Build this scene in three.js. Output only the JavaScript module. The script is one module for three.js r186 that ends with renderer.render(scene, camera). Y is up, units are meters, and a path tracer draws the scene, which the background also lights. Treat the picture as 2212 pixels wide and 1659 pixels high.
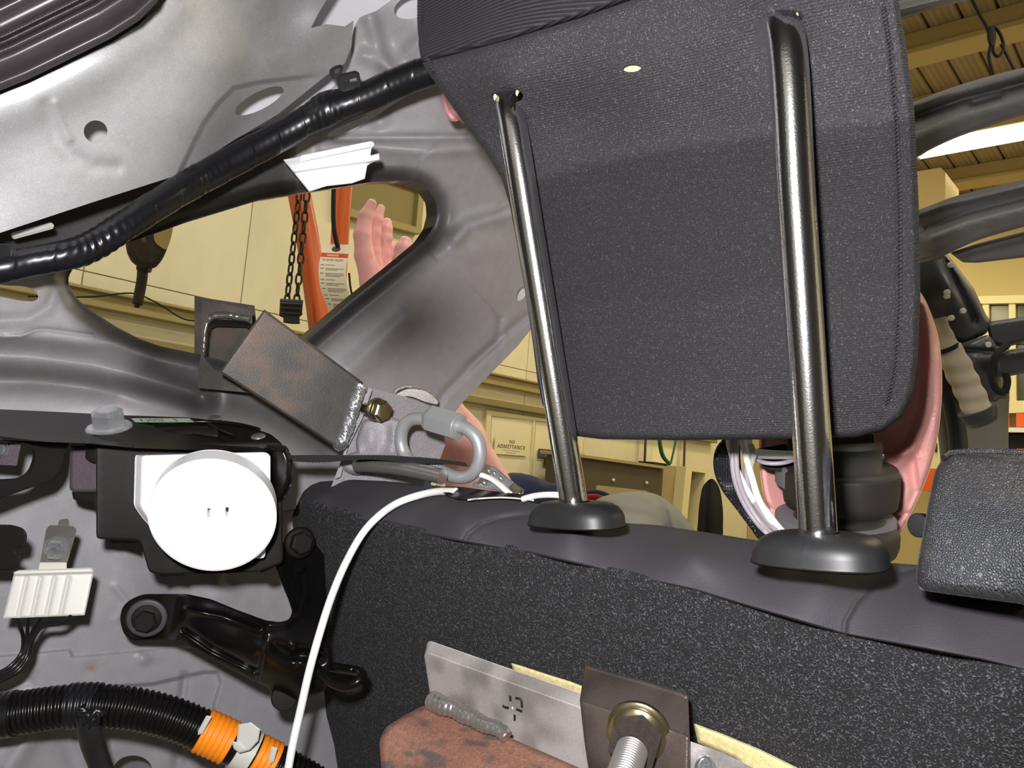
import * as THREE from 'three';
import { mergeGeometries } from 'three/addons/utils/BufferGeometryUtils.js';
import { RoundedBoxGeometry } from 'three/addons/geometries/RoundedBoxGeometry.js';
import { MarchingCubes } from 'three/addons/objects/MarchingCubes.js';
import { RectAreaLightUniformsLib } from 'three/addons/lights/RectAreaLightUniformsLib.js';

// ---------------------------------------------------------------- camera, lights, exposure
const W = 2212, H = 1659, F = 1700, EYE = new THREE.Vector3(0, 1.15, 0);
const scene = new THREE.Scene();
scene.background = new THREE.Color(0x000000);
const camera = new THREE.PerspectiveCamera(2 * Math.atan(H / 2 / F) * 180 / Math.PI, W / H, 0.02, 80);
camera.position.copy(EYE);
camera.rotation.set(6 * Math.PI / 180, 42 * Math.PI / 180, 0.084, 'YXZ');
camera.updateMatrixWorld(true);
const renderer = new THREE.WebGLRenderer({ antialias: true });
renderer.toneMapping = THREE.LinearToneMapping;
renderer.toneMappingExposure = 1.0;
renderer.shadowMap.enabled = true;
RectAreaLightUniformsLib.init();
const RT = new THREE.Vector3(), UPV = new THREE.Vector3(), BK = new THREE.Vector3();
camera.matrixWorld.extractBasis(RT, UPV, BK);
const cv = (r, u, b) => new THREE.Vector3().addScaledVector(RT, r).addScaledVector(UPV, u).addScaledVector(BK, b);
// the flash of the compact camera, up and left of its lens
const FLASH = 0.95;
const flash = new THREE.SpotLight(0xfbf7f9, FLASH, 0, 52 * Math.PI / 180, 0.25, 2);
flash.name = 'flash'; flash.position.copy(EYE).add(cv(-0.02, 0.038, 0.0)); flash.shadow.radius = 0.45; flash.castShadow = true;
flash.target.position.copy(EYE).add(cv(-0.04, 0.0, -1)); scene.add(flash, flash.target); flash.target.name = 'flash_aim';
const HALL = 1.05;           // brightness of the hall's lamps

// ---------------------------------------------------------------- helpers
const V3 = (x, y, z) => new THREE.Vector3(x, y, z);
function rayOf(px, py) { return cv((px - W / 2) / F, -(py - H / 2) / F, -1); }
function P(px, py, d) { return rayOf(px, py).multiplyScalar(d).add(EYE); }
const onX = (px, py, x) => { const r = rayOf(px, py); return r.multiplyScalar(x / r.x).add(EYE); };
const onZ = (px, py, z) => { const r = rayOf(px, py); return r.multiplyScalar(z / r.z).add(EYE); };
const depthOf = (p) => -p.clone().sub(EYE).dot(BK);
let seedState = 12345;
function rnd() { seedState = (seedState + 0x6d2b79f5) | 0; let t = Math.imul(seedState ^ (seedState >>> 15), 1 | seedState); t = (t + Math.imul(t ^ (t >>> 7), 61 | t)) ^ t; return ((t ^ (t >>> 14)) >>> 0) / 4294967296; }
const clamp = (x, a, b) => Math.min(b, Math.max(a, x));
const ss = (a, b, x) => { const t = clamp((x - a) / (b - a), 0, 1); return t * t * (3 - 2 * t); };

// names and tags
const used = {};
function numbered(n) { used[n] = (used[n] ?? -1) + 1; return used[n] ? n + '_' + String(used[n]).padStart(3, '0') : n; }
const things = [];
function thing(name, label, category, group, kind) {
  const g = new THREE.Group(); g.name = numbered(name); scene.add(g);
  if (label) g.userData.label = label;
  if (category) g.userData.category = category;
  if (group) g.userData.group = group;
  if (kind) g.userData.kind = kind;
  things.push(g); return g;
}
function add(parent, name, geo, mat, label) {
  if (Array.isArray(geo)) geo = merge(geo);
  const m = new THREE.Mesh(geo, mat); m.name = name; m.castShadow = m.receiveShadow = true;
  if (label) m.userData.label = label;
  parent.add(m); return m;
}
function merge(list) {
  const col = list.some((g) => g.attributes.color);
  list = list.map((g) => { g = g.index ? g.toNonIndexed() : g.clone(); const n = g.attributes.position.count;
    for (const k of Object.keys(g.attributes)) if (!['position', 'normal', 'uv', 'color'].includes(k)) g.deleteAttribute(k);
    if (!g.attributes.uv) g.setAttribute('uv', new THREE.BufferAttribute(new Float32Array(n * 2), 2));
    if (col && !g.attributes.color) g.setAttribute('color', new THREE.BufferAttribute(new Float32Array(n * 3).fill(1), 3));
    return g; });
  return mergeGeometries(list);
}
// thin plate spline through [x, y, value] points
function tps(c) {
  const n = c.length, U = (r2) => (r2 < 1e-12 ? 0 : r2 * Math.log(r2)), S = 1e-3, m = n + 3;
  const A = Array.from({ length: m }, () => new Float64Array(m + 1));
  for (let i = 0; i < n; i++) {
    for (let j = 0; j < n; j++) { const dx = (c[i][0] - c[j][0]) * S, dy = (c[i][1] - c[j][1]) * S; A[i][j] = U(dx * dx + dy * dy) + (i === j ? 1e-4 : 0); }
    A[i][n] = A[n][i] = 1; A[i][n + 1] = A[n + 1][i] = c[i][0] * S; A[i][n + 2] = A[n + 2][i] = c[i][1] * S; A[i][m] = c[i][2];
  }
  for (let i = 0; i < m; i++) {
    let p = i; for (let k = i + 1; k < m; k++) if (Math.abs(A[k][i]) > Math.abs(A[p][i])) p = k;
    [A[i], A[p]] = [A[p], A[i]];
    for (let k = i + 1; k < m; k++) { const f = A[k][i] / A[i][i]; if (f) for (let j = i; j <= m; j++) A[k][j] -= f * A[i][j]; }
  }
  const w = new Float64Array(m);
  for (let i = m - 1; i >= 0; i--) { let s = A[i][m]; for (let j = i + 1; j < m; j++) s -= A[i][j] * w[j]; w[i] = s / A[i][i]; }
  return (x, y) => { let s = w[n] + w[n + 1] * x * S + w[n + 2] * y * S; for (let i = 0; i < n; i++) { const dx = (x - c[i][0]) * S, dy = (y - c[i][1]) * S; s += w[i] * U(dx * dx + dy * dy); } return s; };
}
// distance to a polyline, with the side (positive on the right of its run, y down)
const flat = new Map();
function segs(pl) { let f = flat.get(pl); if (f) return f; const n = pl.length - 1; f = new Float64Array(n * 5 + 4); let x0 = 1e9, y0 = 1e9, x1 = -1e9, y1 = -1e9; for (const p of pl) { x0 = Math.min(x0, p[0]); x1 = Math.max(x1, p[0]); y0 = Math.min(y0, p[1]); y1 = Math.max(y1, p[1]); }
  for (let i = 0; i < n; i++) { const dx = pl[i + 1][0] - pl[i][0], dy = pl[i + 1][1] - pl[i][1]; f.set([pl[i][0], pl[i][1], dx, dy, 1 / (dx * dx + dy * dy || 1)], i * 5); } f.set([x0, y0, x1, y1], n * 5); flat.set(pl, f); return f; }
let nearSide = 1;
function dist(pl, x, y) {
  const f = segs(pl), n = (f.length - 4) / 5; let best = 1e18;
  for (let i = 0, o = 0; i < n; i++, o += 5) {
    const wx = x - f[o], wy = y - f[o + 1], dx = f[o + 2], dy = f[o + 3]; let t = (wx * dx + wy * dy) * f[o + 4]; t = t < 0 ? 0 : t > 1 ? 1 : t;
    const ex = wx - t * dx, ey = wy - t * dy, q = ex * ex + ey * ey; if (q < best) { best = q; nearSide = dx * ey - dy * ex >= 0 ? 1 : -1; }
  }
  return Math.sqrt(best);
}
const near = (pl, x, y) => { const d = dist(pl, x, y); return [d, nearSide]; };
const away = (pl, x, y, m) => { const f = segs(pl), o = f.length - 4; return x < f[o] - m || y < f[o + 1] - m || x > f[o + 2] + m || y > f[o + 3] + m; };
const feat = (f, pl, w) => { f.feat = [[pl, w]]; return f; };
const ridge = (pl, w, a) => feat((x, y) => { if (away(pl, x, y, 3 * w)) return 0; const d = dist(pl, x, y) / w; return d > 3 ? 0 : a * Math.exp(-d * d); }, pl, w);
const step = (pl, w, a) => feat((x, y) => { // a change of level across a line, fading out beyond its ends
  let best = 1e18, sd = 0, over = 0; const n = pl.length - 1;
  for (let i = 0; i < n; i++) { const dx = pl[i + 1][0] - pl[i][0], dy = pl[i + 1][1] - pl[i][1], l = Math.hypot(dx, dy), wx = x - pl[i][0], wy = y - pl[i][1], u = (wx * dx + wy * dy) / l, t = clamp(u, 0, l), ex = wx - t * dx / l, ey = wy - t * dy / l, q = ex * ex + ey * ey;
    if (q < best - 1e-9) { best = q; const sg = (dx * wy - dy * wx) / l; over = i === 0 && u < 0 ? -u : i === n - 1 && u > l ? u - l : 0; sd = over ? sg : Math.sqrt(q) * (sg >= 0 ? 1 : -1); } }
  return a * (0.5 + (ss(-w, w, sd) - 0.5) * Math.exp(-((over / 45) ** 2)) * Math.exp(-((Math.sqrt(best) / 420) ** 2)));
}, pl, w);
const bump = (cx, cy, rx, ry, a, p = 1) => (x, y) => { const q = ((x - cx) / rx) ** 2 + ((y - cy) / ry) ** 2; return q > 9 ? 0 : a * Math.exp(-(q ** p)); };
const sum = (...f) => { const r = (x, y) => { let s = 0; for (const g of f) s += typeof g === 'number' ? g : g(x, y); return s; }; r.feat = f.flatMap((g) => g.feat ?? []); return r; };

// outlines
function poly(pts, r = 0) {
  const out = [], n = pts.length;
  for (let i = 0; i < n; i++) {
    const p = pts[i], a = pts[(i + n - 1) % n], b = pts[(i + 1) % n], rr = p[2] ?? r;
    const la = Math.hypot(a[0] - p[0], a[1] - p[1]), lb = Math.hypot(b[0] - p[0], b[1] - p[1]), q = Math.min(rr, la * 0.48, lb * 0.48);
    if (q < 0.5) { out.push([p[0], p[1]]); continue; }
    const A = [p[0] + (a[0] - p[0]) * q / la, p[1] + (a[1] - p[1]) * q / la], B = [p[0] + (b[0] - p[0]) * q / lb, p[1] + (b[1] - p[1]) * q / lb], k = Math.max(3, Math.min(10, Math.round(q / 3)));
    for (let j = 0; j <= k; j++) { const t = j / k; out.push([A[0] * (1 - t) ** 2 + p[0] * 2 * t * (1 - t) + B[0] * t * t, A[1] * (1 - t) ** 2 + p[1] * 2 * t * (1 - t) + B[1] * t * t]); }
  }
  return out;
}
function curve(pts, closed = true, k = 6) {
  const c = new THREE.CatmullRomCurve3(pts.map((p) => V3(p[0], p[1], 0)), closed, 'centripetal'), n = pts.length * k;
  return c.getPoints(n).slice(0, closed ? n : n + 1).map((p) => [p.x, p.y]);
}
function oval(cx, cy, a, b, deg = 0, n = 40) {
  const o = [], c = Math.cos(deg * Math.PI / 180), s = Math.sin(deg * Math.PI / 180);
  for (let i = 0; i < n; i++) { const t = i / n * 2 * Math.PI, x = a * Math.cos(t), y = b * Math.sin(t); o.push([cx + x * c - y * s, cy + x * s + y * c]); }
  return o;
}
function resample(loop, L) {
  const o = [];
  loop.forEach((p, i) => { const q = loop[(i + 1) % loop.length], l = Math.hypot(q[0] - p[0], q[1] - p[1]); if (l < 0.05) return; const k = Math.max(1, Math.ceil(l / L)); for (let j = 0; j < k; j++) o.push([p[0] + (q[0] - p[0]) * j / k, p[1] + (q[1] - p[1]) * j / k]); });
  return o;
}
function resampleOpen(pl, L) { const o = []; for (let i = 0; i + 1 < pl.length; i++) { const p = pl[i], q = pl[i + 1], k = Math.max(1, Math.ceil(Math.hypot(q[0] - p[0], q[1] - p[1]) / L)); for (let j = 0; j < k; j++) o.push([p[0] + (q[0] - p[0]) * j / k, p[1] + (q[1] - p[1]) * j / k]); } o.push(pl[pl.length - 1]); return o; }
// Delaunay triangles of points [x, y] (incremental, with neighbours)
function delaunay(pts) {
  const n = pts.length, X = new Float64Array(n + 3), Y = new Float64Array(n + 3); let x0 = 1e9, y0 = 1e9, x1 = -1e9, y1 = -1e9;
  pts.forEach((p, i) => { const h = Math.sin(i * 12.9898 + 4.1) * 43758.5453, k = Math.sin(i * 78.233 + 1.7) * 12543.123; X[i] = p[0] + (h - Math.floor(h) - 0.5) * 2e-3; Y[i] = p[1] + (k - Math.floor(k) - 0.5) * 2e-3; x0 = Math.min(x0, X[i]); x1 = Math.max(x1, X[i]); y0 = Math.min(y0, Y[i]); y1 = Math.max(y1, Y[i]); });
  const w = Math.max(x1 - x0, y1 - y0) * 20 + 10, cx = (x0 + x1) / 2, cy = (y0 + y1) / 2; X[n] = cx - w; Y[n] = cy - w; X[n + 1] = cx + w; Y[n + 1] = cy - w; X[n + 2] = cx; Y[n + 2] = cy + w;
  const rows = Math.max(1, Math.round(Math.sqrt(n / 3))), rh = (y1 - y0) / rows || 1, ord = [...pts.keys()].sort((i, j) => { const a = Math.floor((Y[i] - y0) / rh), b = Math.floor((Y[j] - y0) / rh); return a - b || (a & 1 ? X[j] - X[i] : X[i] - X[j]); });
  const v = [n, n + 1, n + 2], nb = [-1, -1, -1], dead = [0]; let last = 0;
  const ori = (a, b, px, py) => (X[b] - X[a]) * (py - Y[a]) - (Y[b] - Y[a]) * (px - X[a]);
  const inC = (t, px, py) => { const a = v[t * 3], b = v[t * 3 + 1], c = v[t * 3 + 2], ax = X[a] - px, ay = Y[a] - py, bx = X[b] - px, by = Y[b] - py, ex = X[c] - px, ey = Y[c] - py, A = ax * ax + ay * ay, B = bx * bx + by * by, C = ex * ex + ey * ey; return ax * (by * C - B * ey) - ay * (bx * C - B * ex) + A * (bx * ey - by * ex) > 0; };
  for (const p of ord) {
    const px = X[p], py = Y[p]; let t = last, guard = 0;
    walk: while (guard++ < 5000) { for (let k = 0; k < 3; k++) { const a = v[t * 3 + (k + 1) % 3], b = v[t * 3 + (k + 2) % 3]; if (ori(a, b, px, py) < 0 && nb[t * 3 + k] >= 0) { t = nb[t * 3 + k]; continue walk; } } break; }
    const cav = [t], seen = new Set([t]), rim = [];
    for (let q = 0; q < cav.length; q++) { const c = cav[q]; for (let k = 0; k < 3; k++) { const o = nb[c * 3 + k]; if (seen.has(o)) continue; if (o >= 0 && inC(o, px, py)) { seen.add(o); cav.push(o); } else rim.push([v[c * 3 + (k + 1) % 3], v[c * 3 + (k + 2) % 3], o, c]); } }
    for (const c of cav) dead[c] = 1;
    const from = new Map(), made = [];
    for (const [a, b, o, c] of rim) { const id = v.length / 3; v.push(a, b, p); nb.push(-1, -1, o); dead.push(0); if (o >= 0) for (let k = 0; k < 3; k++) if (nb[o * 3 + k] === c && v[o * 3 + (k + 1) % 3] === b && v[o * 3 + (k + 2) % 3] === a) nb[o * 3 + k] = id; from.set(a, id); made.push([a, b, id]); }
    for (const [a, b, id] of made) { const o = from.get(b); if (o !== undefined) { nb[id * 3] = o; nb[o * 3 + 1] = id; } last = id; }
  }
  const out = []; for (let t = 0; t < dead.length; t++) if (!dead[t] && v[t * 3] < n && v[t * 3 + 1] < n && v[t * 3 + 2] < n) out.push([v[t * 3], v[t * 3 + 1], v[t * 3 + 2]]);
  return out;
}
const within = (l, x, y) => { let c = false; for (let i = 0, j = l.length - 1; i < l.length; j = i++) if ((l[i][1] > y) !== (l[j][1] > y) && x < (l[j][0] - l[i][0]) * (y - l[i][1]) / (l[j][1] - l[i][1]) + l[i][0]) c = !c; return c; };
function meshArea(loops, L, rings, feats = []) { // boundary samples, inset rows, an even field of points inside
  const pts = loops.flat(), closed = loops.map((l) => l.concat([l[0]])), inside = (x, y) => { let c = within(loops[0], x, y); for (let i = 1; c && i < loops.length; i++) if (within(loops[i], x, y)) c = false; return c; };
  const sd = (x, y) => { let m = 1e9; for (const e of closed) if (!away(e, x, y, m)) m = Math.min(m, dist(e, x, y)); return m; };
  let deep = 0;
  for (const r of rings) { deep = r; let lx = 1e9, ly = 1e9; const gap = Math.max(1.6, r * 0.45); loops[0].forEach((p, i) => { const a = loops[0][(i + loops[0].length - 1) % loops[0].length], b = loops[0][(i + 1) % loops[0].length]; let nx = -(b[1] - a[1]), ny = b[0] - a[0]; const l = Math.hypot(nx, ny) || 1; nx /= l; ny /= l; for (const s of [1, -1]) { const x = p[0] + nx * r * s, y = p[1] + ny * r * s; if (inside(x, y) && Math.abs(sd(x, y) - r) < r * 0.12 + 0.05 && Math.hypot(x - lx, y - ly) > gap) { pts.push([x, y]); lx = x; ly = y; } } }); }
  for (const [pl, w] of feats) {
    if (w > L * 1.6) continue; const run = resampleOpen(pl, Math.max(2.5, w * 0.8));
    for (let i = 0; i < run.length; i++) { const a = run[Math.max(0, i - 1)], b = run[Math.min(run.length - 1, i + 1)], l = Math.hypot(b[0] - a[0], b[1] - a[1]) || 1, nx = -(b[1] - a[1]) / l, ny = (b[0] - a[0]) / l; for (const k of [-1.7, -1, -0.5, 0, 0.5, 1, 1.7]) { const x = run[i][0] + nx * k * w, y = run[i][1] + ny * k * w; if (inside(x, y) && sd(x, y) > deep + 1.5) pts.push([x, y]); } }
  }
  let x0 = 1e9, y0 = 1e9, x1 = -1e9, y1 = -1e9; for (const p of loops[0]) { x0 = Math.min(x0, p[0]); x1 = Math.max(x1, p[0]); y0 = Math.min(y0, p[1]); y1 = Math.max(y1, p[1]); }
  for (let j = 0, y = y0 + L * 0.4; y < y1; y += L * 0.87, j++) for (let x = x0 + (j & 1 ? L * 0.5 : 0); x < x1; x += L) if (inside(x, y) && sd(x, y) > deep + L * 0.42) pts.push([x, y]);
  const tris = delaunay(pts).filter(([a, b, c]) => inside((pts[a][0] + pts[b][0] + pts[c][0]) / 3, (pts[a][1] + pts[b][1] + pts[c][1]) / 3));
  return [pts, tris];
}
// A body with a traced outline, a relief of its own depth (metres in front of the eye) and real thickness.
function sheet(o) {
  const L = Math.max(3, (o.L ?? 18) * 0.9), d0 = typeof o.d === 'function' ? o.d : () => o.d, roundPx = o.roundPx ?? 0, round = o.round ?? 0;
  const loops = [resample(o.out, roundPx ? Math.min(L, Math.max(3, roundPx * 0.6)) : L), ...(o.holes ?? []).map((h) => resample(h, Math.min(L, 6)))];
  const edges = [loops[0].concat([loops[0][0]])];
  if (o.roundHoles) for (const l of loops.slice(1)) edges.push(l.concat([l[0]]));
  const sdf = (x, y) => { let m = 1e9; for (const e of edges) m = Math.min(m, dist(e, x, y)); return m; };
  let D = d0; const DR = round ? (x, y) => { const e = clamp(1 - sdf(x, y) / roundPx, 0, 1); return d0(x, y) + round * (1 - Math.sqrt(Math.max(0, 1 - e * e))); } : d0;
  const [pts, tris] = meshArea(loops, L, round ? [0.1, 0.3, 0.6, 1].map((k) => k * roundPx) : [], d0.feat);
  const T = [];
  for (const [a, b, c] of tris) {
    const A = pts[a], B = pts[b], C = pts[c], cr = (B[0] - A[0]) * (C[1] - A[1]) - (B[1] - A[1]) * (C[0] - A[0]);
    if (Math.abs(cr) < 1e-6) continue;
    T.push(cr > 0 ? [a, c, b] : [a, b, c]);
  }
  const n = pts.length, pos = [], nor = [], uv = [], col = o.color ? [] : null, idx = [], Q = [];
  const e = o.eps ?? 1.0, p1 = V3(), p2 = V3(), mean = V3(), cen = [0, 0];
  const NN = [];
  for (let i = 0; i < n; i++) {
    const [x, y] = pts[i]; D = round && sdf(x, y) < roundPx + 2 ? DR : d0; const q = P(x, y, D(x, y)); Q.push(q);
    p1.copy(P(x + e, y, D(x + e, y))).sub(P(x - e, y, D(x - e, y)));
    p2.copy(P(x, y - e, D(x, y - e))).sub(P(x, y + e, D(x, y + e)));
    const N = V3().crossVectors(p1, p2).normalize(); NN.push(N); mean.add(N); cen[0] += x / n; cen[1] += y / n;
  }
  mean.normalize();
  const ua = Math.abs(mean.y) > 0.9 ? V3(1, 0, 0) : V3(0, 1, 0).cross(mean).normalize(), va = V3().crossVectors(mean, ua).normalize();
  const vec = o.vec ? cv(...o.vec) : o.wvec ? V3(...o.wvec) : rayOf(...cen).normalize().multiplyScalar(o.t ?? 0.001);
  const put = (q, N, i) => { pos.push(q.x, q.y, q.z); nor.push(N.x, N.y, N.z); uv.push(q.dot(ua), q.dot(va)); if (col) col.push(...o.color(...pts[i])); return pos.length / 3 - 1; };
  for (let i = 0; i < n; i++) put(Q[i], NN[i], i);
  for (const t of T) idx.push(...t);
  if (!o.open) {
    const base = n; for (let i = 0; i < n; i++) put(Q[i].clone().add(vec), NN[i].clone().negate(), i);
    for (const [a, b, c] of T) idx.push(base + a, base + c, base + b);
  }
  // rim
  const cnt = new Map(), key = (a, b) => a * 1e6 + b;
  for (const [a, b, c] of T) for (const [s, f] of [[a, b], [b, c], [c, a]]) cnt.set(key(s, f), [s, f]);
  const rim = [...cnt.values()].filter(([s, f]) => !cnt.has(key(f, s))), at = {};
  rim.forEach(([s, f]) => { const N = vec.clone().cross(Q[f].clone().sub(Q[s])).normalize(); (at[s] ??= []).push(N); (at[f] ??= []).push(N); });
  for (const [s, f] of rim) {
    const N = vec.clone().cross(Q[f].clone().sub(Q[s])).normalize();
    const sm = (i) => { const r = V3(); for (const k of at[i]) if (k.dot(N) > 0.6) r.add(k); return r.lengthSq() ? r.normalize() : N; };
    const a = put(Q[s], sm(s), s), b = put(Q[f], sm(f), f), a2 = put(Q[s].clone().add(vec), sm(s), s), b2 = put(Q[f].clone().add(vec), sm(f), f);
    idx.push(a, a2, b2, a, b2, b);
  }
  const g = new THREE.BufferGeometry();
  g.setAttribute('position', new THREE.Float32BufferAttribute(pos, 3)); g.setAttribute('normal', new THREE.Float32BufferAttribute(nor, 3)); g.setAttribute('uv', new THREE.Float32BufferAttribute(uv, 2));
  if (col) g.setAttribute('color', new THREE.Float32BufferAttribute(col, 3));
  g.setIndex(idx); return g;
}
// a swept round body through 3D points; r may be r(t, angle)
function tube(p, r, { n = 60, m = 14, closed = false, cap = true, tension } = {}) {
  const c = new THREE.CatmullRomCurve3(p, closed, tension === undefined ? 'centripetal' : 'catmullrom', tension), fr = c.computeFrenetFrames(n, closed), rf = typeof r === 'function' ? r : () => r;
  const pos = [], uv = [], idx = [], q = V3(), len = c.getLength();
  for (let i = 0; i <= n; i++) {
    c.getPointAt(i / n, q);
    for (let j = 0; j <= m; j++) { const a = j / m * 2 * Math.PI, k = rf(i / n, j === m ? 0 : a), x = Math.cos(a) * k, y = Math.sin(a) * k, N = fr.normals[i], B = fr.binormals[i]; pos.push(q.x + N.x * x + B.x * y, q.y + N.y * x + B.y * y, q.z + N.z * x + B.z * y); uv.push(j / m * 2 * Math.PI * rf(i / n, 0), i / n * len); }
  }
  for (let i = 0; i < n; i++) for (let j = 0; j < m; j++) { const a = i * (m + 1) + j, b = a + m + 1; idx.push(a, a + 1, b, b, a + 1, b + 1); }
  const g = new THREE.BufferGeometry(); g.setAttribute('position', new THREE.Float32BufferAttribute(pos, 3)); g.setAttribute('uv', new THREE.Float32BufferAttribute(uv, 2)); g.setIndex(idx); g.computeVertexNormals();
  const N = g.attributes.normal;
  // outward check and seam
  const o0 = V3(pos[0], pos[1], pos[2]).sub(c.getPointAt(0)), n0 = V3().fromBufferAttribute(N, 0);
  if (o0.dot(n0) < 0) { for (let i = 0; i < idx.length; i += 3) [idx[i], idx[i + 1]] = [idx[i + 1], idx[i]]; g.setIndex(idx); for (let i = 0; i < N.count; i++) N.setXYZ(i, -N.getX(i), -N.getY(i), -N.getZ(i)); }
  for (let i = 0; i <= n; i++) { const a = i * (m + 1), b = a + m, s = V3(N.getX(a) + N.getX(b), N.getY(a) + N.getY(b), N.getZ(a) + N.getZ(b)).normalize(); N.setXYZ(a, s.x, s.y, s.z); N.setXYZ(b, s.x, s.y, s.z); }
  if (closed || !cap) return g;
  const list = [g];
  for (const end of [0, 1]) {
    const T = c.getTangentAt(end).multiplyScalar(end ? 1 : -1), ring = [], ctr = c.getPointAt(end), i0 = (end ? n : 0) * (m + 1), cp = [], cn = [], ci = [], cu = [];
    cp.push(ctr.x, ctr.y, ctr.z); cn.push(T.x, T.y, T.z); cu.push(0, 0);
    for (let j = 0; j <= m; j++) { cp.push(pos[(i0 + j) * 3], pos[(i0 + j) * 3 + 1], pos[(i0 + j) * 3 + 2]); cn.push(T.x, T.y, T.z); cu.push(Math.cos(j), Math.sin(j)); }
    const A = V3(cp[3], cp[4], cp[5]).sub(ctr), B = V3(cp[6], cp[7], cp[8]).sub(ctr), f = A.cross(B).dot(T) > 0;
    for (let j = 1; j <= m; j++) ci.push(0, f ? j : j + 1, f ? j + 1 : j);
    const h = new THREE.BufferGeometry(); h.setAttribute('position', new THREE.Float32BufferAttribute(cp, 3)); h.setAttribute('normal', new THREE.Float32BufferAttribute(cn, 3)); h.setAttribute('uv', new THREE.Float32BufferAttribute(cu, 2)); h.setIndex(ci); list.push(h);
  }
  return merge(list);
}
const path = (a) => a.map((p) => P(p[0], p[1], p[2]));
function orient(g, at, axis) { g.applyQuaternion(new THREE.Quaternion().setFromUnitVectors(V3(0, 1, 0), axis.clone().normalize())); g.translate(at.x, at.y, at.z); return g; }
function hex(at, axis, r, h, spin = 0) {
  const g = new THREE.LatheGeometry([[0, h], [r * 0.82, h], [r, h * 0.86], [r, 0], [0, 0]].map((p) => new THREE.Vector2(...p)), 6).toNonIndexed(); g.computeVertexNormals(); g.rotateY(spin); return orient(g, at, axis);
}
function lathe(at, axis, prof, seg = 36, squash) {
  let g = new THREE.LatheGeometry(prof.map((p) => new THREE.Vector2(...p)), seg); if (squash) g.scale(...squash); if (squash) g.computeVertexNormals(); return orient(g, at, axis);
}
const disc = (at, axis, r, h, e = 0.15) => lathe(at, axis, [[0, 0], [r, 0], [r, h * (1 - e)], [r - h * e, h], [0, h]].map(([x, y]) => [Math.max(0, x), y]));
function box(c, x, y, z, sx, sy, sz, r = 0.002) { const g = new RoundedBoxGeometry(sx, sy, sz, 2, Math.min(r, sx / 3, sy / 3, sz / 3)), m = new THREE.Matrix4().makeBasis(x, y, z).setPosition(c); g.applyMatrix4(m); return g; }
const wbox = (cx, cy, cz, sx, sy, sz, r = 0.004) => box(V3(cx, cy, cz), V3(1, 0, 0), V3(0, 1, 0), V3(0, 0, 1), sx, sy, sz, r);
// smooth union of tapered capsules [a, b, ra, rb], meshed
function blob(bones, res, k, extra) {
  const bb = new THREE.Box3(); for (const [a, b, ra, rb] of bones) { const r = Math.max(ra, rb) * 1.5; bb.expandByPoint(a.clone().addScalar(r)).expandByPoint(a.clone().addScalar(-r)).expandByPoint(b.clone().addScalar(r)).expandByPoint(b.clone().addScalar(-r)); }
  const ce = bb.getCenter(V3()), half = Math.max(...bb.getSize(V3()).toArray()) / 2 * 1.08;
  const mc = new MarchingCubes(res, new THREE.MeshStandardMaterial(), false, false, 200000); mc.isolation = 0;
  const q = V3(), ab = V3(), aq = V3();
  for (let z = 0; z < res; z++) for (let y = 0; y < res; y++) for (let x = 0; x < res; x++) {
    q.set(x - res / 2, y - res / 2, z - res / 2).multiplyScalar(half / (res / 2)).add(ce);
    let s = 1e9;
    for (const [a, b, ra, rb] of bones) { ab.subVectors(b, a); aq.subVectors(q, a); const t = clamp(aq.dot(ab) / Math.max(1e-12, ab.lengthSq()), 0, 1), dd = aq.addScaledVector(ab, -t).length() - (ra + (rb - ra) * t); if (s > 1e8) { s = dd; continue; } const h = clamp(0.5 + 0.5 * (s - dd) / k, 0, 1); s = s + (dd - s) * h - k * h * (1 - h); }
    if (extra) s = extra(q, s);
    mc.field[z * res * res + y * res + x] = -s / half;
  }
  mc.update();
  const n = mc.count, g = new THREE.BufferGeometry(), pa = mc.positionArray.slice(0, n * 3), na = mc.normalArray.slice(0, n * 3);
  for (let i = 0; i < n; i++) { pa[i * 3] = pa[i * 3] * half + ce.x; pa[i * 3 + 1] = pa[i * 3 + 1] * half + ce.y; pa[i * 3 + 2] = pa[i * 3 + 2] * half + ce.z; }
  g.setAttribute('position', new THREE.BufferAttribute(pa, 3)); g.setAttribute('normal', new THREE.BufferAttribute(na, 3));
  g.setAttribute('uv', new THREE.BufferAttribute(new Float32Array(n * 2), 2)); return g;
}

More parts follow.
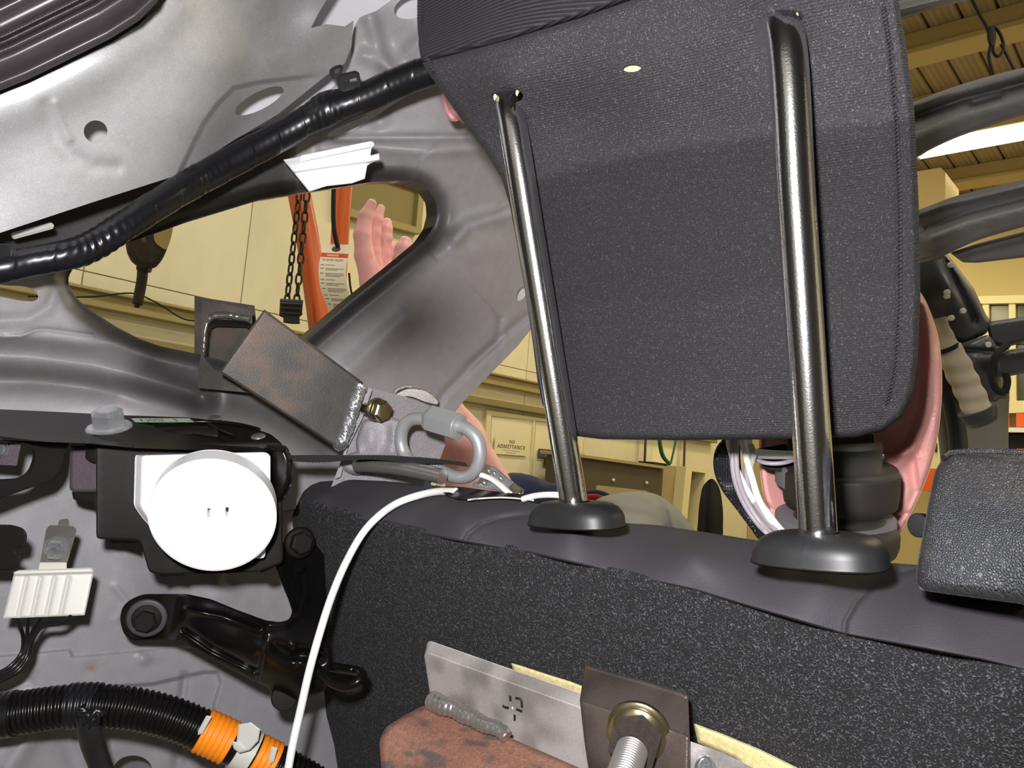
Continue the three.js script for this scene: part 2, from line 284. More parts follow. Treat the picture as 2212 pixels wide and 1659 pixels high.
// ---------------------------------------------------------------- textures
function noiseGrid(n, cells, seed) { // periodic value noise
  const s0 = seedState; seedState = seed; const g = new Float32Array(cells * cells); for (let i = 0; i < g.length; i++) g[i] = rnd(); seedState = s0;
  return (x, y) => { const u = x / n * cells, v = y / n * cells, i = Math.floor(u), j = Math.floor(v), fx = u - i, fy = v - j, a = fx * fx * (3 - 2 * fx), b = fy * fy * (3 - 2 * fy), w = (k) => ((k % cells) + cells) % cells, at = (p, q) => g[w(q) * cells + w(p)];
    return (at(i, j) * (1 - a) + at(i + 1, j) * a) * (1 - b) + (at(i, j + 1) * (1 - a) + at(i + 1, j + 1) * a) * b; };
}
function tex(n, f, size, srgb = true) { // f(x, y) -> [r,g,b] 0..1 (or one number); size = metres of one tile
  const data = new Uint8Array(n * n * 4);
  for (let y = 0; y < n; y++) for (let x = 0; x < n; x++) { const v = f(x, y), o = (y * n + x) * 4, c = Array.isArray(v) ? v : [v, v, v]; for (let k = 0; k < 3; k++) data[o + k] = clamp(Math.round(c[k] * 255), 0, 255); data[o + 3] = 255; }
  const t = new THREE.DataTexture(data, n, n); t.wrapS = t.wrapT = THREE.RepeatWrapping; t.magFilter = THREE.LinearFilter; t.minFilter = THREE.LinearFilter; if (srgb) t.colorSpace = THREE.SRGBColorSpace; t.repeat.set(1 / size, 1 / size); t.needsUpdate = true; return t;
}
const mat = (o) => { const { name, ...r } = o; const m = (r.clearcoat || r.sheen || r.transmission || r.anisotropy || r.specularIntensity !== undefined) ? new THREE.MeshPhysicalMaterial(r) : new THREE.MeshStandardMaterial(r); if (name) m.name = name; return m; };
const N = 512;
const nA = noiseGrid(N, 16, 1), nB = noiseGrid(N, 48, 2), nC = noiseGrid(N, 128, 3), nD = noiseGrid(N, 200, 4), nE = noiseGrid(N, 256, 5), nF = noiseGrid(N, 6, 6);
// carpet: matted fibres of black and grey
const carpetV = (x, y) => { const v = nC(x, y) * 0.55 + nE(x * 1.0, y) * 0.45; return v; };
const carpetMap = tex(N, (x, y) => { const v = carpetV(x, y), s = ss(0.54, 0.80, v), l = 0.12 + 0.15 * v + 0.34 * s; return [l, l * 1.01, l * 1.03]; }, 0.065);
const carpetBump = tex(N, (x, y) => carpetV(x, y), 0.065, false);
// knitted headrest cover
const knitV = (x, y) => nD(x, y) * 0.5 + nE(x, y) * 0.5;
const knitMap = tex(N, (x, y) => { const v = knitV(x, y), r = 0.5 + 0.5 * Math.sin(y / N * 2 * Math.PI * 64), l = 0.17 + 0.12 * v + 0.02 * r + 0.22 * ss(0.62, 0.85, v); return [l, l * 0.985, l * 1.02]; }, 0.06);
const knitBump = tex(N, (x, y) => knitV(x, y) * 0.7 + 0.3 * (0.5 + 0.5 * Math.sin(y / N * 2 * Math.PI * 64)), 0.06, false);
const twillH = (x, y) => { const a = 0.5 + 0.5 * Math.sin((y * 34 + x * 4) / N * 2 * Math.PI), b = 0.5 + 0.5 * Math.sin((x * 60 - y * 6) / N * 2 * Math.PI); return a * 0.75 + b * 0.25 * a; };
const twillMap = tex(N, (x, y) => { const l = 0.10 + 0.20 * twillH(x, y) + 0.10 * nE(x, y); return [l, l * 0.98, l * 1.04]; }, 0.055);
const twillBump = tex(N, twillH, 0.055, false);
// vinyl and leather grains: cell noise
function cells(n, k, seed) {
  const s0 = seedState; seedState = seed; const g = []; for (let i = 0; i < k * k; i++) g.push([rnd(), rnd()]); seedState = s0;
  return (x, y) => { const u = x / n * k, v = y / n * k, i = Math.floor(u), j = Math.floor(v); let a = 9, b = 9; for (let q = -1; q < 2; q++) for (let p = -1; p < 2; p++) { const c = g[(((j + q) % k + k) % k) * k + ((i + p) % k + k) % k], d = Math.hypot(i + p + c[0] - u, j + q + c[1] - v); if (d < a) { b = a; a = d; } else if (d < b) b = d; } return b - a; };
}
const c1 = cells(N, 44, 8), c2 = cells(N, 26, 9);
const vinylBump = tex(N, (x, y) => ss(0, 0.35, c1(x, y)) * 0.7 + 0.3 * nE(x, y), 0.04, false);
const grainBump = tex(N, (x, y) => ss(0, 0.5, c2(x, y)) * 0.8 + 0.2 * nC(x, y), 0.021, false);
// paint with fine flake
const paintMap = tex(N, (x, y) => { const l = 0.93 + 0.07 * nE(x, y) - 0.04 * nA(x, y); return [l, l, l]; }, 0.09);
const flakeMap = tex(N, (x, y) => { const l = 0.86 + 0.10 * nE(x, y) + 0.12 * ss(0.78, 0.9, nD(x, y)) - 0.03 * nA(x, y); return [l, l, l]; }, 0.06);
const paintBump = tex(N, (x, y) => nE(x, y) * 0.6 + nC(x, y) * 0.4, 0.07, false);
// heat-stained bare steel
const steelMap = tex(N, (x, y) => { const a = nF(x, y), b = nA(x, y), c = nE(x, y), l = 0.30 + 0.12 * a + 0.05 * b + 0.05 * c, w = ss(0.45, 0.75, b * 0.5 + a * 0.5); return [l + 0.05 * w, l * 0.955 + 0.005 * w, l * 0.90 - 0.02 * w]; }, 0.10);
const cleanSteelMap = tex(N, (x, y) => { const a = nF(x, y), c = nE(x, y), s = ss(0.35, 0.9, nA(x, y) * 0.6 + nF(y, x) * 0.4), l = 0.64 + 0.12 * a + 0.05 * c - 0.16 * s; return [l + 0.01, l, l * 0.985]; }, 0.14);
const rustMap = tex(N, (x, y) => { const a = nF(x, y), b = nA(x, y * 3), c = nC(x, y), s = 0.25 + 0.75 * ss(0.42, 0.66, a * 0.55 + b * 0.45); const r = [0.56 + 0.12 * c, 0.39 + 0.08 * c, 0.32 + 0.06 * c], g = [0.36 + 0.06 * c, 0.31 + 0.06 * c, 0.30 + 0.06 * c]; return r.map((v, i) => v * (1 - s) + g[i] * s); }, 0.12);
const steelBump = tex(N, (x, y) => nC(x, y) * 0.5 + nE(x, y) * 0.5, 0.06, false);
const foamMap = tex(N, (x, y) => { const l = 0.86 + 0.12 * nB(x, y); return [l, l * 0.96, l * 0.72]; }, 0.05);
const wallMap = tex(N, (x, y) => { const l = 0.93 + 0.05 * nF(x, y) + 0.02 * nB(x, y); return [l, l, l]; }, 2.5);
const boardMap = tex(N, (x, y) => { const l = 0.80 + 0.2 * nF(x * 3, y * 0.4); return [l, l, l]; }, 2.0);

// ---------------------------------------------------------------- materials
const M = {
  grey: mat({ name: 'grey_primer_paint', color: 0xadadb1, roughness: 0.46, map: paintMap, vertexColors: true, bumpMap: paintBump, bumpScale: 0.00002 }),
  silver: mat({ name: 'speckled_silver_paint', color: 0xe6e7e8, roughness: 0.42, metalness: 0.3, map: flakeMap, vertexColors: true }),
  greyPlain: mat({ name: 'grey_body_paint', color: 0x7c7c80, roughness: 0.42, map: paintMap }),
  pale: mat({ name: 'pale_outer_skin_paint', color: 0xe4e4e8, roughness: 0.6 }),
  brownGrey: mat({ name: 'brown_grey_metal', color: 0x4a4446, roughness: 0.36, metalness: 0.3, map: paintMap }),
  blackPaint: mat({ name: 'black_body_paint', color: 0x121218, roughness: 0.3, clearcoat: 0.6, clearcoatRoughness: 0.1 }),
  black: mat({ name: 'black_coated_metal', color: 0x1c1918, roughness: 0.5, specularIntensity: 0.4, bumpMap: paintBump, bumpScale: 0.00003 }),
  blackGloss: mat({ name: 'glossy_black_metal', color: 0x0f0e0e, roughness: 0.26, specularIntensity: 0.8 }),
  blackPlastic: mat({ name: 'black_plastic', color: 0x202122, roughness: 0.45 }),
  sensor: mat({ name: 'dark_grey_grained_plastic', color: 0x5a5056, roughness: 0.55, bumpMap: grainBump, bumpScale: 0.0002 }),
  tape: mat({ name: 'black_vinyl_tape', color: 0x17171a, roughness: 0.3 }),
  white: mat({ name: 'white_plastic', color: 0xf6f6f8, roughness: 0.4 }),
  nylon: mat({ name: 'off_white_nylon', color: 0xc4c4bc, roughness: 0.45 }),
  nylonB: mat({ name: 'cream_nylon', color: 0xd8d4c4, roughness: 0.45 }),
  zinc: mat({ name: 'bright_zinc_steel', color: 0xd4d8de, roughness: 0.24, metalness: 0.85, bumpMap: steelBump, bumpScale: 0.0002 }),
  yellowZinc: mat({ name: 'yellow_zinc_steel', color: 0xb8ab88, roughness: 0.22, metalness: 0.95 }),
  chrome: mat({ name: 'chrome', color: 0xe2e3e6, roughness: 0.16, metalness: 1, bumpMap: steelBump, bumpScale: 0.00003 }),
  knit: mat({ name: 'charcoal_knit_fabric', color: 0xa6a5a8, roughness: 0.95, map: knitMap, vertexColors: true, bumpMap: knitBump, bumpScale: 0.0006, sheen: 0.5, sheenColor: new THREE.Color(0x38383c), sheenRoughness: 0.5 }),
  twill: mat({ name: 'black_twill_fabric', color: 0xb8b8b8, roughness: 0.9, map: twillMap, bumpMap: twillBump, bumpScale: 0.0007, sheen: 0.4, sheenColor: new THREE.Color(0x303036), sheenRoughness: 0.5 }),
  carpet: mat({ name: 'charcoal_carpet', color: 0xb4b4b8, roughness: 1, map: carpetMap, bumpMap: carpetBump, bumpScale: 0.0012, sheen: 0.5, sheenColor: new THREE.Color(0x404044), sheenRoughness: 0.5 }),
  vinyl: mat({ name: 'dark_grey_vinyl', color: 0x454348, roughness: 0.7, specularIntensity: 0.5, bumpMap: vinylBump, bumpScale: 0.00012 }),
  grain: mat({ name: 'black_grained_vinyl', color: 0x46484c, roughness: 0.3, bumpMap: grainBump, bumpScale: 0.0007 }),
  steel: mat({ name: 'heat_stained_steel', color: 0xbcbcbc, roughness: 0.5, metalness: 0.2, map: steelMap, bumpMap: steelBump, bumpScale: 0.0001 }),
  cleanSteel: mat({ name: 'ground_steel', color: 0xe8e5e2, roughness: 0.42, metalness: 0.25, map: cleanSteelMap, bumpMap: steelBump, bumpScale: 0.00008 }),
  cutSteel: mat({ name: 'cut_steel', color: 0xb5b0ac, roughness: 0.3, metalness: 0.8 }),
  darkSteel: mat({ name: 'dark_oiled_steel', color: 0x756b65, roughness: 0.4, metalness: 0.35, map: cleanSteelMap, bumpMap: steelBump, bumpScale: 0.00012 }),
  weld: mat({ name: 'weld_bead', color: 0xa7a29c, roughness: 0.28, metalness: 0.85 }),
  galv: mat({ name: 'grey_coated_steel', color: 0xa29ea2, roughness: 0.45, metalness: 0.15, map: paintMap, bumpMap: steelBump, bumpScale: 0.0003 }),
  link: mat({ name: 'matt_zinc_steel', color: 0xb2b4b5, roughness: 0.42, metalness: 0.4 }),
  rust: mat({ name: 'rusty_steel_tube', color: 0xf0ece8, roughness: 0.6, metalness: 0.05, map: rustMap, bumpMap: steelBump, bumpScale: 0.0003 }),
  foam: mat({ name: 'cream_foam', color: 0xf0eee4, roughness: 0.95, map: foamMap }),
  cord: mat({ name: 'white_cable_jacket', color: 0xf2f1ee, roughness: 0.4 }),
  greyWire: mat({ name: 'grey_cable_jacket', color: 0xa79fa6, roughness: 0.4 }),
  web: mat({ name: 'black_webbing', color: 0x1c1b1d, roughness: 0.8 }),
  orange: mat({ name: 'orange_tape', color: 0xf08a12, roughness: 0.5 }),
  orangePaint: mat({ name: 'orange_machine_paint', color: 0xd65c1a, roughness: 0.35, clearcoat: 0.4, clearcoatRoughness: 0.2 }),
  skin: mat({ name: 'pink_vinyl_skin', color: 0xf0aea8, roughness: 0.42, bumpMap: steelBump, bumpScale: 0.0001 }),
  rubber: mat({ name: 'black_rubber', color: 0x2c2825, roughness: 0.55 }),
  navy: mat({ name: 'navy_cloth', color: 0x242a48, roughness: 0.9 }),
  red: mat({ name: 'red_cloth', color: 0xa81420, roughness: 0.8 }),
  greySeat: mat({ name: 'grey_seat_fabric', color: 0x8c8a7c, roughness: 0.95 }),
  label: mat({ name: 'pale_green_label', color: 0xc9dfc4, roughness: 0.6 }),
  ink: mat({ name: 'black_marker_ink', color: 0x14100f, roughness: 0.6 }),
  wall: mat({ name: 'cream_wall_paint', color: 0xe6dfc0, roughness: 0.8, map: wallMap }),
  wallFar: mat({ name: 'yellow_far_wall_paint', color: 0xb5a674, roughness: 0.85 }),
  wallWhite: mat({ name: 'white_wall_paint', color: 0xdfe2e6, roughness: 0.85 }),
  joint: mat({ name: 'wall_joint', color: 0xb7ad80, roughness: 0.9 }),
  olive: mat({ name: 'olive_rail_paint', color: 0x9a8c5c, roughness: 0.6 }),
  darkOlive: mat({ name: 'dark_olive_metal', color: 0x857a50, roughness: 0.7 }),  // darker olive of the ledge and vent panel
  cabinet: mat({ name: 'dark_brown_cabinet', color: 0x4b4436, roughness: 0.6 }),
  tan: mat({ name: 'tan_panel', color: 0x9b8c66, roughness: 0.7 }),
  board: mat({ name: 'ceiling_board', color: 0xb8a584, roughness: 0.8, map: boardMap }),
  beam: mat({ name: 'ceiling_beam_paint', color: 0xc2ae7c, roughness: 0.7 }),
  floor: mat({ name: 'sealed_concrete', color: 0x8d887c, roughness: 0.5, map: wallMap }),
  glass: mat({ name: 'dark_window_glass', color: 0x4b4a38, roughness: 0.15 }),
  frame: mat({ name: 'cream_window_frame', color: 0xd8d0a4, roughness: 0.6 }),
  lamp: mat({ name: 'lamp_diffuser', color: 0xffffff, emissive: 0xfff2c8, emissiveIntensity: 3.2 * HALL }),
  cloth: mat({ name: 'black_cloth', color: 0x1b1a1c, roughness: 0.95 }),
  padDark: mat({ name: 'dark_grey_pad', color: 0x3c3c40, roughness: 0.5 }),
  beige: mat({ name: 'beige_airbag_cloth', color: 0xb4a68e, roughness: 0.85 }),
  green: mat({ name: 'green_hose', color: 0x0f5a3a, roughness: 0.5 }),
  chain: mat({ name: 'black_chain_steel', color: 0x3a3426, roughness: 0.5, metalness: 0.5 }),
  gold: mat({ name: 'yellow_sticker', color: 0xa08a50, roughness: 0.5 }),
  hookBrown: mat({ name: 'worn_brown_steel', color: 0x6a5a48, roughness: 0.6, metalness: 0.2, map: steelMap }),
};

// ================================================================ the hall
const Y0 = -1.15, YC = 4.7, XL = -6, ZF = -13, XR = 9, ZB = 9; // floor, ceiling, walls, seen from the eye
const E = (x, y, z) => V3(x, y, z).add(EYE);
const ewbox = (x0, x1, y0, y1, z0, z1, r) => wbox((x0 + x1) / 2 + EYE.x, (y0 + y1) / 2 + EYE.y, (z0 + z1) / 2 + EYE.z, x1 - x0, y1 - y0, z1 - z0, r);
{
  const s = (name, geo, m) => { const o = add(scene, name, geo, m); o.userData.kind = 'structure'; return o; };
  s('floor', ewbox(XL - 0.3, XR + 0.3, Y0 - 0.2, Y0, ZF - 0.3, ZB + 0.3), M.floor);
  const wl = thing('wall_left', null, null, null, 'structure');
  add(wl, 'backing', ewbox(XL - 0.3, XL - 0.02, Y0, YC, ZF - 0.3, ZB), M.joint);
  for (let k = 0, z = ZF; z < ZB; k++, z += 1.22) for (const [a, b] of [[Y0, 1.13], [1.13, 3.4], [3.4, YC]]) add(wl, 'panel', ewbox(XL - 0.022, XL, a + 0.004, b - 0.004, z + 0.005, Math.min(ZB, z + 1.215), 0.003), M.wall);
  const wf = thing('wall_front', null, null, null, 'structure');
  add(wf, 'backing', ewbox(XL, XR, Y0, YC, ZF - 0.3, ZF), M.wallFar);
  s('wall_right', ewbox(XR, XR + 0.3, Y0, YC, ZF - 0.3, ZB + 0.3), M.wallWhite);
  s('wall_back', ewbox(XL - 0.3, XR, Y0, YC, ZB, ZB + 0.3), M.wallWhite);
  const ce = thing('ceiling', null, null, null, 'structure');
  add(ce, 'backing', ewbox(XL - 0.3, XR + 0.3, YC + 0.06, YC + 0.26, ZF - 0.3, ZB + 0.3), M.board);
  for (let x = XL; x < XR; x += 0.3) add(ce, 'plank', ewbox(x + 0.012, x + 0.288, YC, YC + 0.06, ZF, ZB, 0.012), M.board);
  const zb = (() => { const r = rayOf(2040, 88); return r.z * (YC - 0.13) / r.y; })();
  for (const z of [zb, -12, -9.6, -7.2, -4.8, -2.4, 0, 2.4, 4.8]) { const b = thing('trim_' + Math.round(z * 10 + 200), null, null, null, 'structure'); add(b, 'beam', ewbox(XL, XR, YC - 0.2, YC, z - 0.1, z + 0.1, 0.01), M.beam); add(b, 'flange', ewbox(XL, XR, YC - 0.26, YC - 0.2, z - 0.16, z + 0.16, 0.01), M.beam); }
}
// rails on the left wall
{
  const h1 = onX(285, 645, XL).y, h1b = onX(285, 683, XL).y, h2 = onX(291, 730, XL).y, h2b = onX(291, 752, XL).y;
  const r1 = thing('cable_raceway', 'olive cable raceway running along the cream wall behind the window opening', 'raceway');
  add(r1, 'channel', wbox(XL + 0.053, (h1 + h1b) / 2, -3, 0.1, h1 - h1b, 17, 0.01), M.olive);
  add(r1, 'lip', wbox(XL + 0.074, h1 - 0.012, -3, 0.14, 0.024, 17, 0.006), M.olive);
  const r2 = thing('wall_ledge', 'narrow olive ledge on the cream wall below the raceway', 'ledge');
  add(r2, 'ledge', wbox(XL + 0.06, (h2 + h2b) / 2, -3, 0.12, h2 - h2b, 17, 0.01), M.darkOlive);
  const w = thing('black_wire', 'thin black wire sagging across the raceway', 'wire');
  add(w, 'wire', tube([onX(60, 640, XL + 0.12), onX(200, 641, XL + 0.2), onX(290, 634, XL + 0.2), onX(340, 655, XL + 0.2), onX(400, 690, XL + 0.2), onX(470, 690, XL + 0.12)], 0.006, { n: 30, m: 6 }), M.cloth);
}
const onWall = (pts, x) => pts.map(([a, b]) => onX(a, b, x));
// flat plates standing on the left wall: traced corners on that wall, with thickness towards the room
function wallPlate(pts, x, t, r = 0) { const d = (px, py) => x / rayOf(px, py).x; return sheet({ out: poly(pts, r), d, L: 60, wvec: [-t, 0, 0] }); }
{
  const v = thing('wall_vent', 'large olive vent panel in a frame on the wall behind the raised pink hand', 'vent');
  add(v, 'frame', sheet({ out: poly([[745, 340], [918, 396], [910, 506], [738, 462]]), holes: [poly([[760, 362], [906, 410], [899, 490], [752, 448]])], d: (x, y) => (XL + 0.1) / rayOf(x, y).x, L: 40, wvec: [-0.1, 0, 0] }), M.olive);
  add(v, 'panel', wallPlate([[758, 360], [908, 408], [901, 493], [750, 450]], XL + 0.05, 0.04), M.darkOlive);
  const d = thing('door_1', null, null, null, 'structure');
  add(d, 'door_frame', sheet({ out: poly([[1052, 886], [1252, 916], [1236, 1140], [1040, 1120]]), holes: [poly([[1062, 898], [1152, 908], [1138, 1120], [1050, 1110]]), poly([[1157, 909], [1243, 919], [1228, 1120], [1142, 1115]])], d: (x, y) => (XL + 0.05) / rayOf(x, y).x, L: 40, wvec: [-0.05, 0, 0] }), M.frame);
  add(d, 'door_leaf', wallPlate([[1063, 899], [1151, 908], [1137, 1120], [1051, 1110]], XL + 0.035, 0.03), M.wall);
  add(d, 'door_leaf', wallPlate([[1158, 910], [1242, 919], [1227, 1120], [1143, 1115]], XL + 0.035, 0.03), M.wall);
}
// printed flat plates
function printPlate(corners, draw, w, h, t, m) { // corners: top left, top right, bottom left
  const [a, b, c] = corners, u = b.clone().sub(a), v = c.clone().sub(a), n = V3().crossVectors(v, u).normalize();
  const cvs = document.createElement('canvas'); cvs.width = w; cvs.height = h; draw(cvs.getContext('2d'), w, h);
  const tx = new THREE.CanvasTexture(cvs); tx.colorSpace = THREE.SRGBColorSpace; tx.magFilter = THREE.LinearFilter;
  const k = 8, pos = [], uv = [], idx = [];
  for (let s = 0; s < 2; s++) for (let i = 0; i <= k; i++) for (let j = 0; j <= 1; j++) { const p = a.clone().addScaledVector(v, i / k).addScaledVector(u, j).addScaledVector(n, s ? -t : 0); if (m?.bend) p.add(m.bend(i / k)); pos.push(p.x, p.y, p.z); uv.push(j, 1 - i / k); }
  for (let s = 0; s < 2; s++) for (let i = 0; i < k; i++) { const q = s * (k + 1) * 2 + i * 2; idx.push(...(s ? [q, q + 1, q + 2, q + 1, q + 3, q + 2] : [q, q + 2, q + 1, q + 1, q + 2, q + 3])); }
  const o = (k + 1) * 2; for (let i = 0; i < k; i++) for (const j of [0, 1]) { const q = i * 2 + j; idx.push(...(j ? [q, q + 2, q + o, q + 2, q + 2 + o, q + o] : [q, q + o, q + 2, q + 2, q + o, q + 2 + o])); }
  const g = new THREE.BufferGeometry(); g.setAttribute('position', new THREE.Float32BufferAttribute(pos, 3)); g.setAttribute('uv', new THREE.Float32BufferAttribute(uv, 2)); g.setIndex(idx); g.computeVertexNormals();
  return [g, mat({ map: tx, roughness: 0.6, side: THREE.DoubleSide })];
}
{
  const X = XL + 0.06;
  const s1 = thing('door_sign', 'cream NO ADMITTANCE sign on the cream wall door', 'sign');
  const [g, m] = printPlate([onX(1070, 944, X), onX(1142, 951, X), onX(1066, 980, X)], (c, w, h) => { c.fillStyle = '#e2dab2'; c.fillRect(0, 0, w, h); c.fillStyle = '#3a3a34'; c.textAlign = 'center'; c.font = 'bold 74px sans-serif'; c.fillText('NO', w / 2, 78); c.font = 'bold 84px sans-serif'; c.fillText('ADMITTANCE', w / 2, 162, w * 0.9); c.font = '30px sans-serif'; c.fillText('AUTHORIZED PERSONNEL', w / 2, 206, w * 0.78); c.fillText('ONLY BEYOND', w / 2, 242, w * 0.5); }, 640, 260, 0.006);
  add(s1, 'sign_plate', g, m);
  const s2 = thing('wall_sign', 'dark grey sign with two pale lines of text beside the chrome post', 'sign');
  const [g2, m2] = printPlate([onX(1164, 969, X), onX(1216, 974, X), onX(1163, 988, X)], (c, w, h) => { c.fillStyle = '#4a4a44'; c.fillRect(0, 0, w, h); c.fillStyle = '#c9c4a4'; c.font = 'bold 44px sans-serif'; c.fillText('AUTHORIZED', 14, 52, w - 28); c.fillText('PERSONNEL', 90, 106, w - 110); }, 320, 128, 0.006);
  add(s2, 'sign_plate', g2, m2);
  const s3 = thing('wall_sign', 'small dark red and black sign below the grey one', 'sign');
  const [g3, m3] = printPlate([onX(1176, 992, X), onX(1216, 996, X), onX(1175, 1004, X)], (c, w, h) => { c.fillStyle = '#5a2c22'; c.fillRect(0, 0, w, h); c.fillStyle = '#cfc09a'; c.font = 'bold 50px sans-serif'; c.fillText('DANGER', 20, 62, w - 40); }, 256, 80, 0.006);
  add(s3, 'sign_plate', g3, m3);
}
// machinery along the left wall, seen between seat and head restraint
{
  const slab = (pts, x, t, r) => wallPlate(pts, x, t, r);
  const cab = thing('machine_cabinet', 'long dark brown machine cabinet along the wall behind the posts', 'cabinet');
  add(cab, 'carcass', slab([[1225, 980], [1433, 1010], [1412, 1330], [1205, 1310]], XL + 0.5, 0.3), M.cabinet);
  add(cab, 'top', slab([[1222, 977], [1440, 1007], [1438, 1013], [1221, 983]], XL + 0.56, 0.36), M.tan);
  for (const [x, y] of [[1323, 1037], [1395, 1043]]) add(cab, 'knob', lathe(onX(x, y, XL + 0.5), V3(1, 0, 0), [[0, 0.03], [0.02, 0.025], [0.02, 0], [0, 0]], 12), M.frame);
  add(cab, 'drawer', slab([[1290, 1048], [1398, 1060], [1390, 1110], [1283, 1098]], XL + 0.52, 0.04), M.tan);
  const box1 = thing('white_box', 'small pale box standing on top of the brown cabinet', 'box');
  add(box1, 'box', [slab([[1264, 979], [1282, 981], [1281, 987], [1263, 985]], XL + 0.5, 0.2)], M.frame);
  const hz = thing('green_hose', 'thick green hose rising from a black base on the cabinet', 'hose');
  add(hz, 'hose', tube([onX(1446, 1002, XL + 0.4), onX(1432, 985, XL + 0.4), onX(1425, 955, XL + 0.4), onX(1423, 920, XL + 0.4)], 0.028, { n: 24, m: 10 }), M.green);
  add(hz, 'base', slab([[1414, 998], [1442, 1002], [1441, 1007], [1413, 1003]], XL + 0.45, 0.25), M.cloth);
  const hz2 = thing('green_hose', 'thin green hose leaning towards the thick one', 'hose');
  add(hz2, 'hose', tube([onX(1449, 1001, XL + 0.35), onX(1455, 975, XL + 0.35), onX(1462, 940, XL + 0.35), onX(1464, 920, XL + 0.35)], 0.015, { n: 20, m: 8 }), M.green);
  const pl = thing('tan_panel', 'tall tan metal panel at the right end of the brown cabinet', 'panel');
  add(pl, 'panel', slab([[1434, 1004], [1484, 1011], [1455, 1330], [1405, 1325]], XL + 0.45, 0.3), M.tan);
  const dr = thing('door_2', null, null, null, 'structure');
  add(dr, 'door_frame', sheet({ out: poly([[1482, 1008], [1533, 1014], [1512, 1190], [1466, 1180]]), holes: [poly([[1495, 1018], [1524, 1022], [1505, 1170], [1480, 1165]])], d: (x, y) => (XL + 0.6) / rayOf(x, y).x, L: 40, wvec: [-0.55, 0, 0] }), M.frame);
  add(dr, 'door_glass', slab([[1494, 1017], [1525, 1021], [1506, 1171], [1479, 1166]], XL + 0.4, 0.05), M.cabinet);
  const jk = thing('black_coat', 'black coat hanging by the glazed door in the hall', 'coat');
  add(jk, 'coat', sheet({ out: curve([[1538, 1034], [1552, 1050], [1560, 1085], [1562, 1130], [1555, 1180], [1510, 1180], [1508, 1120], [1512, 1080], [1520, 1048]]), d: sum(() => 8.2, bump(1535, 1100, 22, 60, -0.12), ridge([[1530, 1040], [1528, 1180]], 5, 0.05)), L: 10, t: 0.2 }), M.cloth);
  add(jk, 'stand', tube([P(1536, 1038, 8.3), P(1536, 1038, 8.3).setY(0)], 0.03, { n: 3, m: 8 }), M.cabinet);
  const co = thing('wall_conduit', 'thin dark conduit standing on the wall above the cabinet', 'conduit');
  for (const x of [1396, 1481]) add(co, 'pipe', tube([onX(x, 910, XL + 0.1), onX(x - 4, 1015, XL + 0.1)], 0.018, { n: 4, m: 8 }), M.cabinet);
}
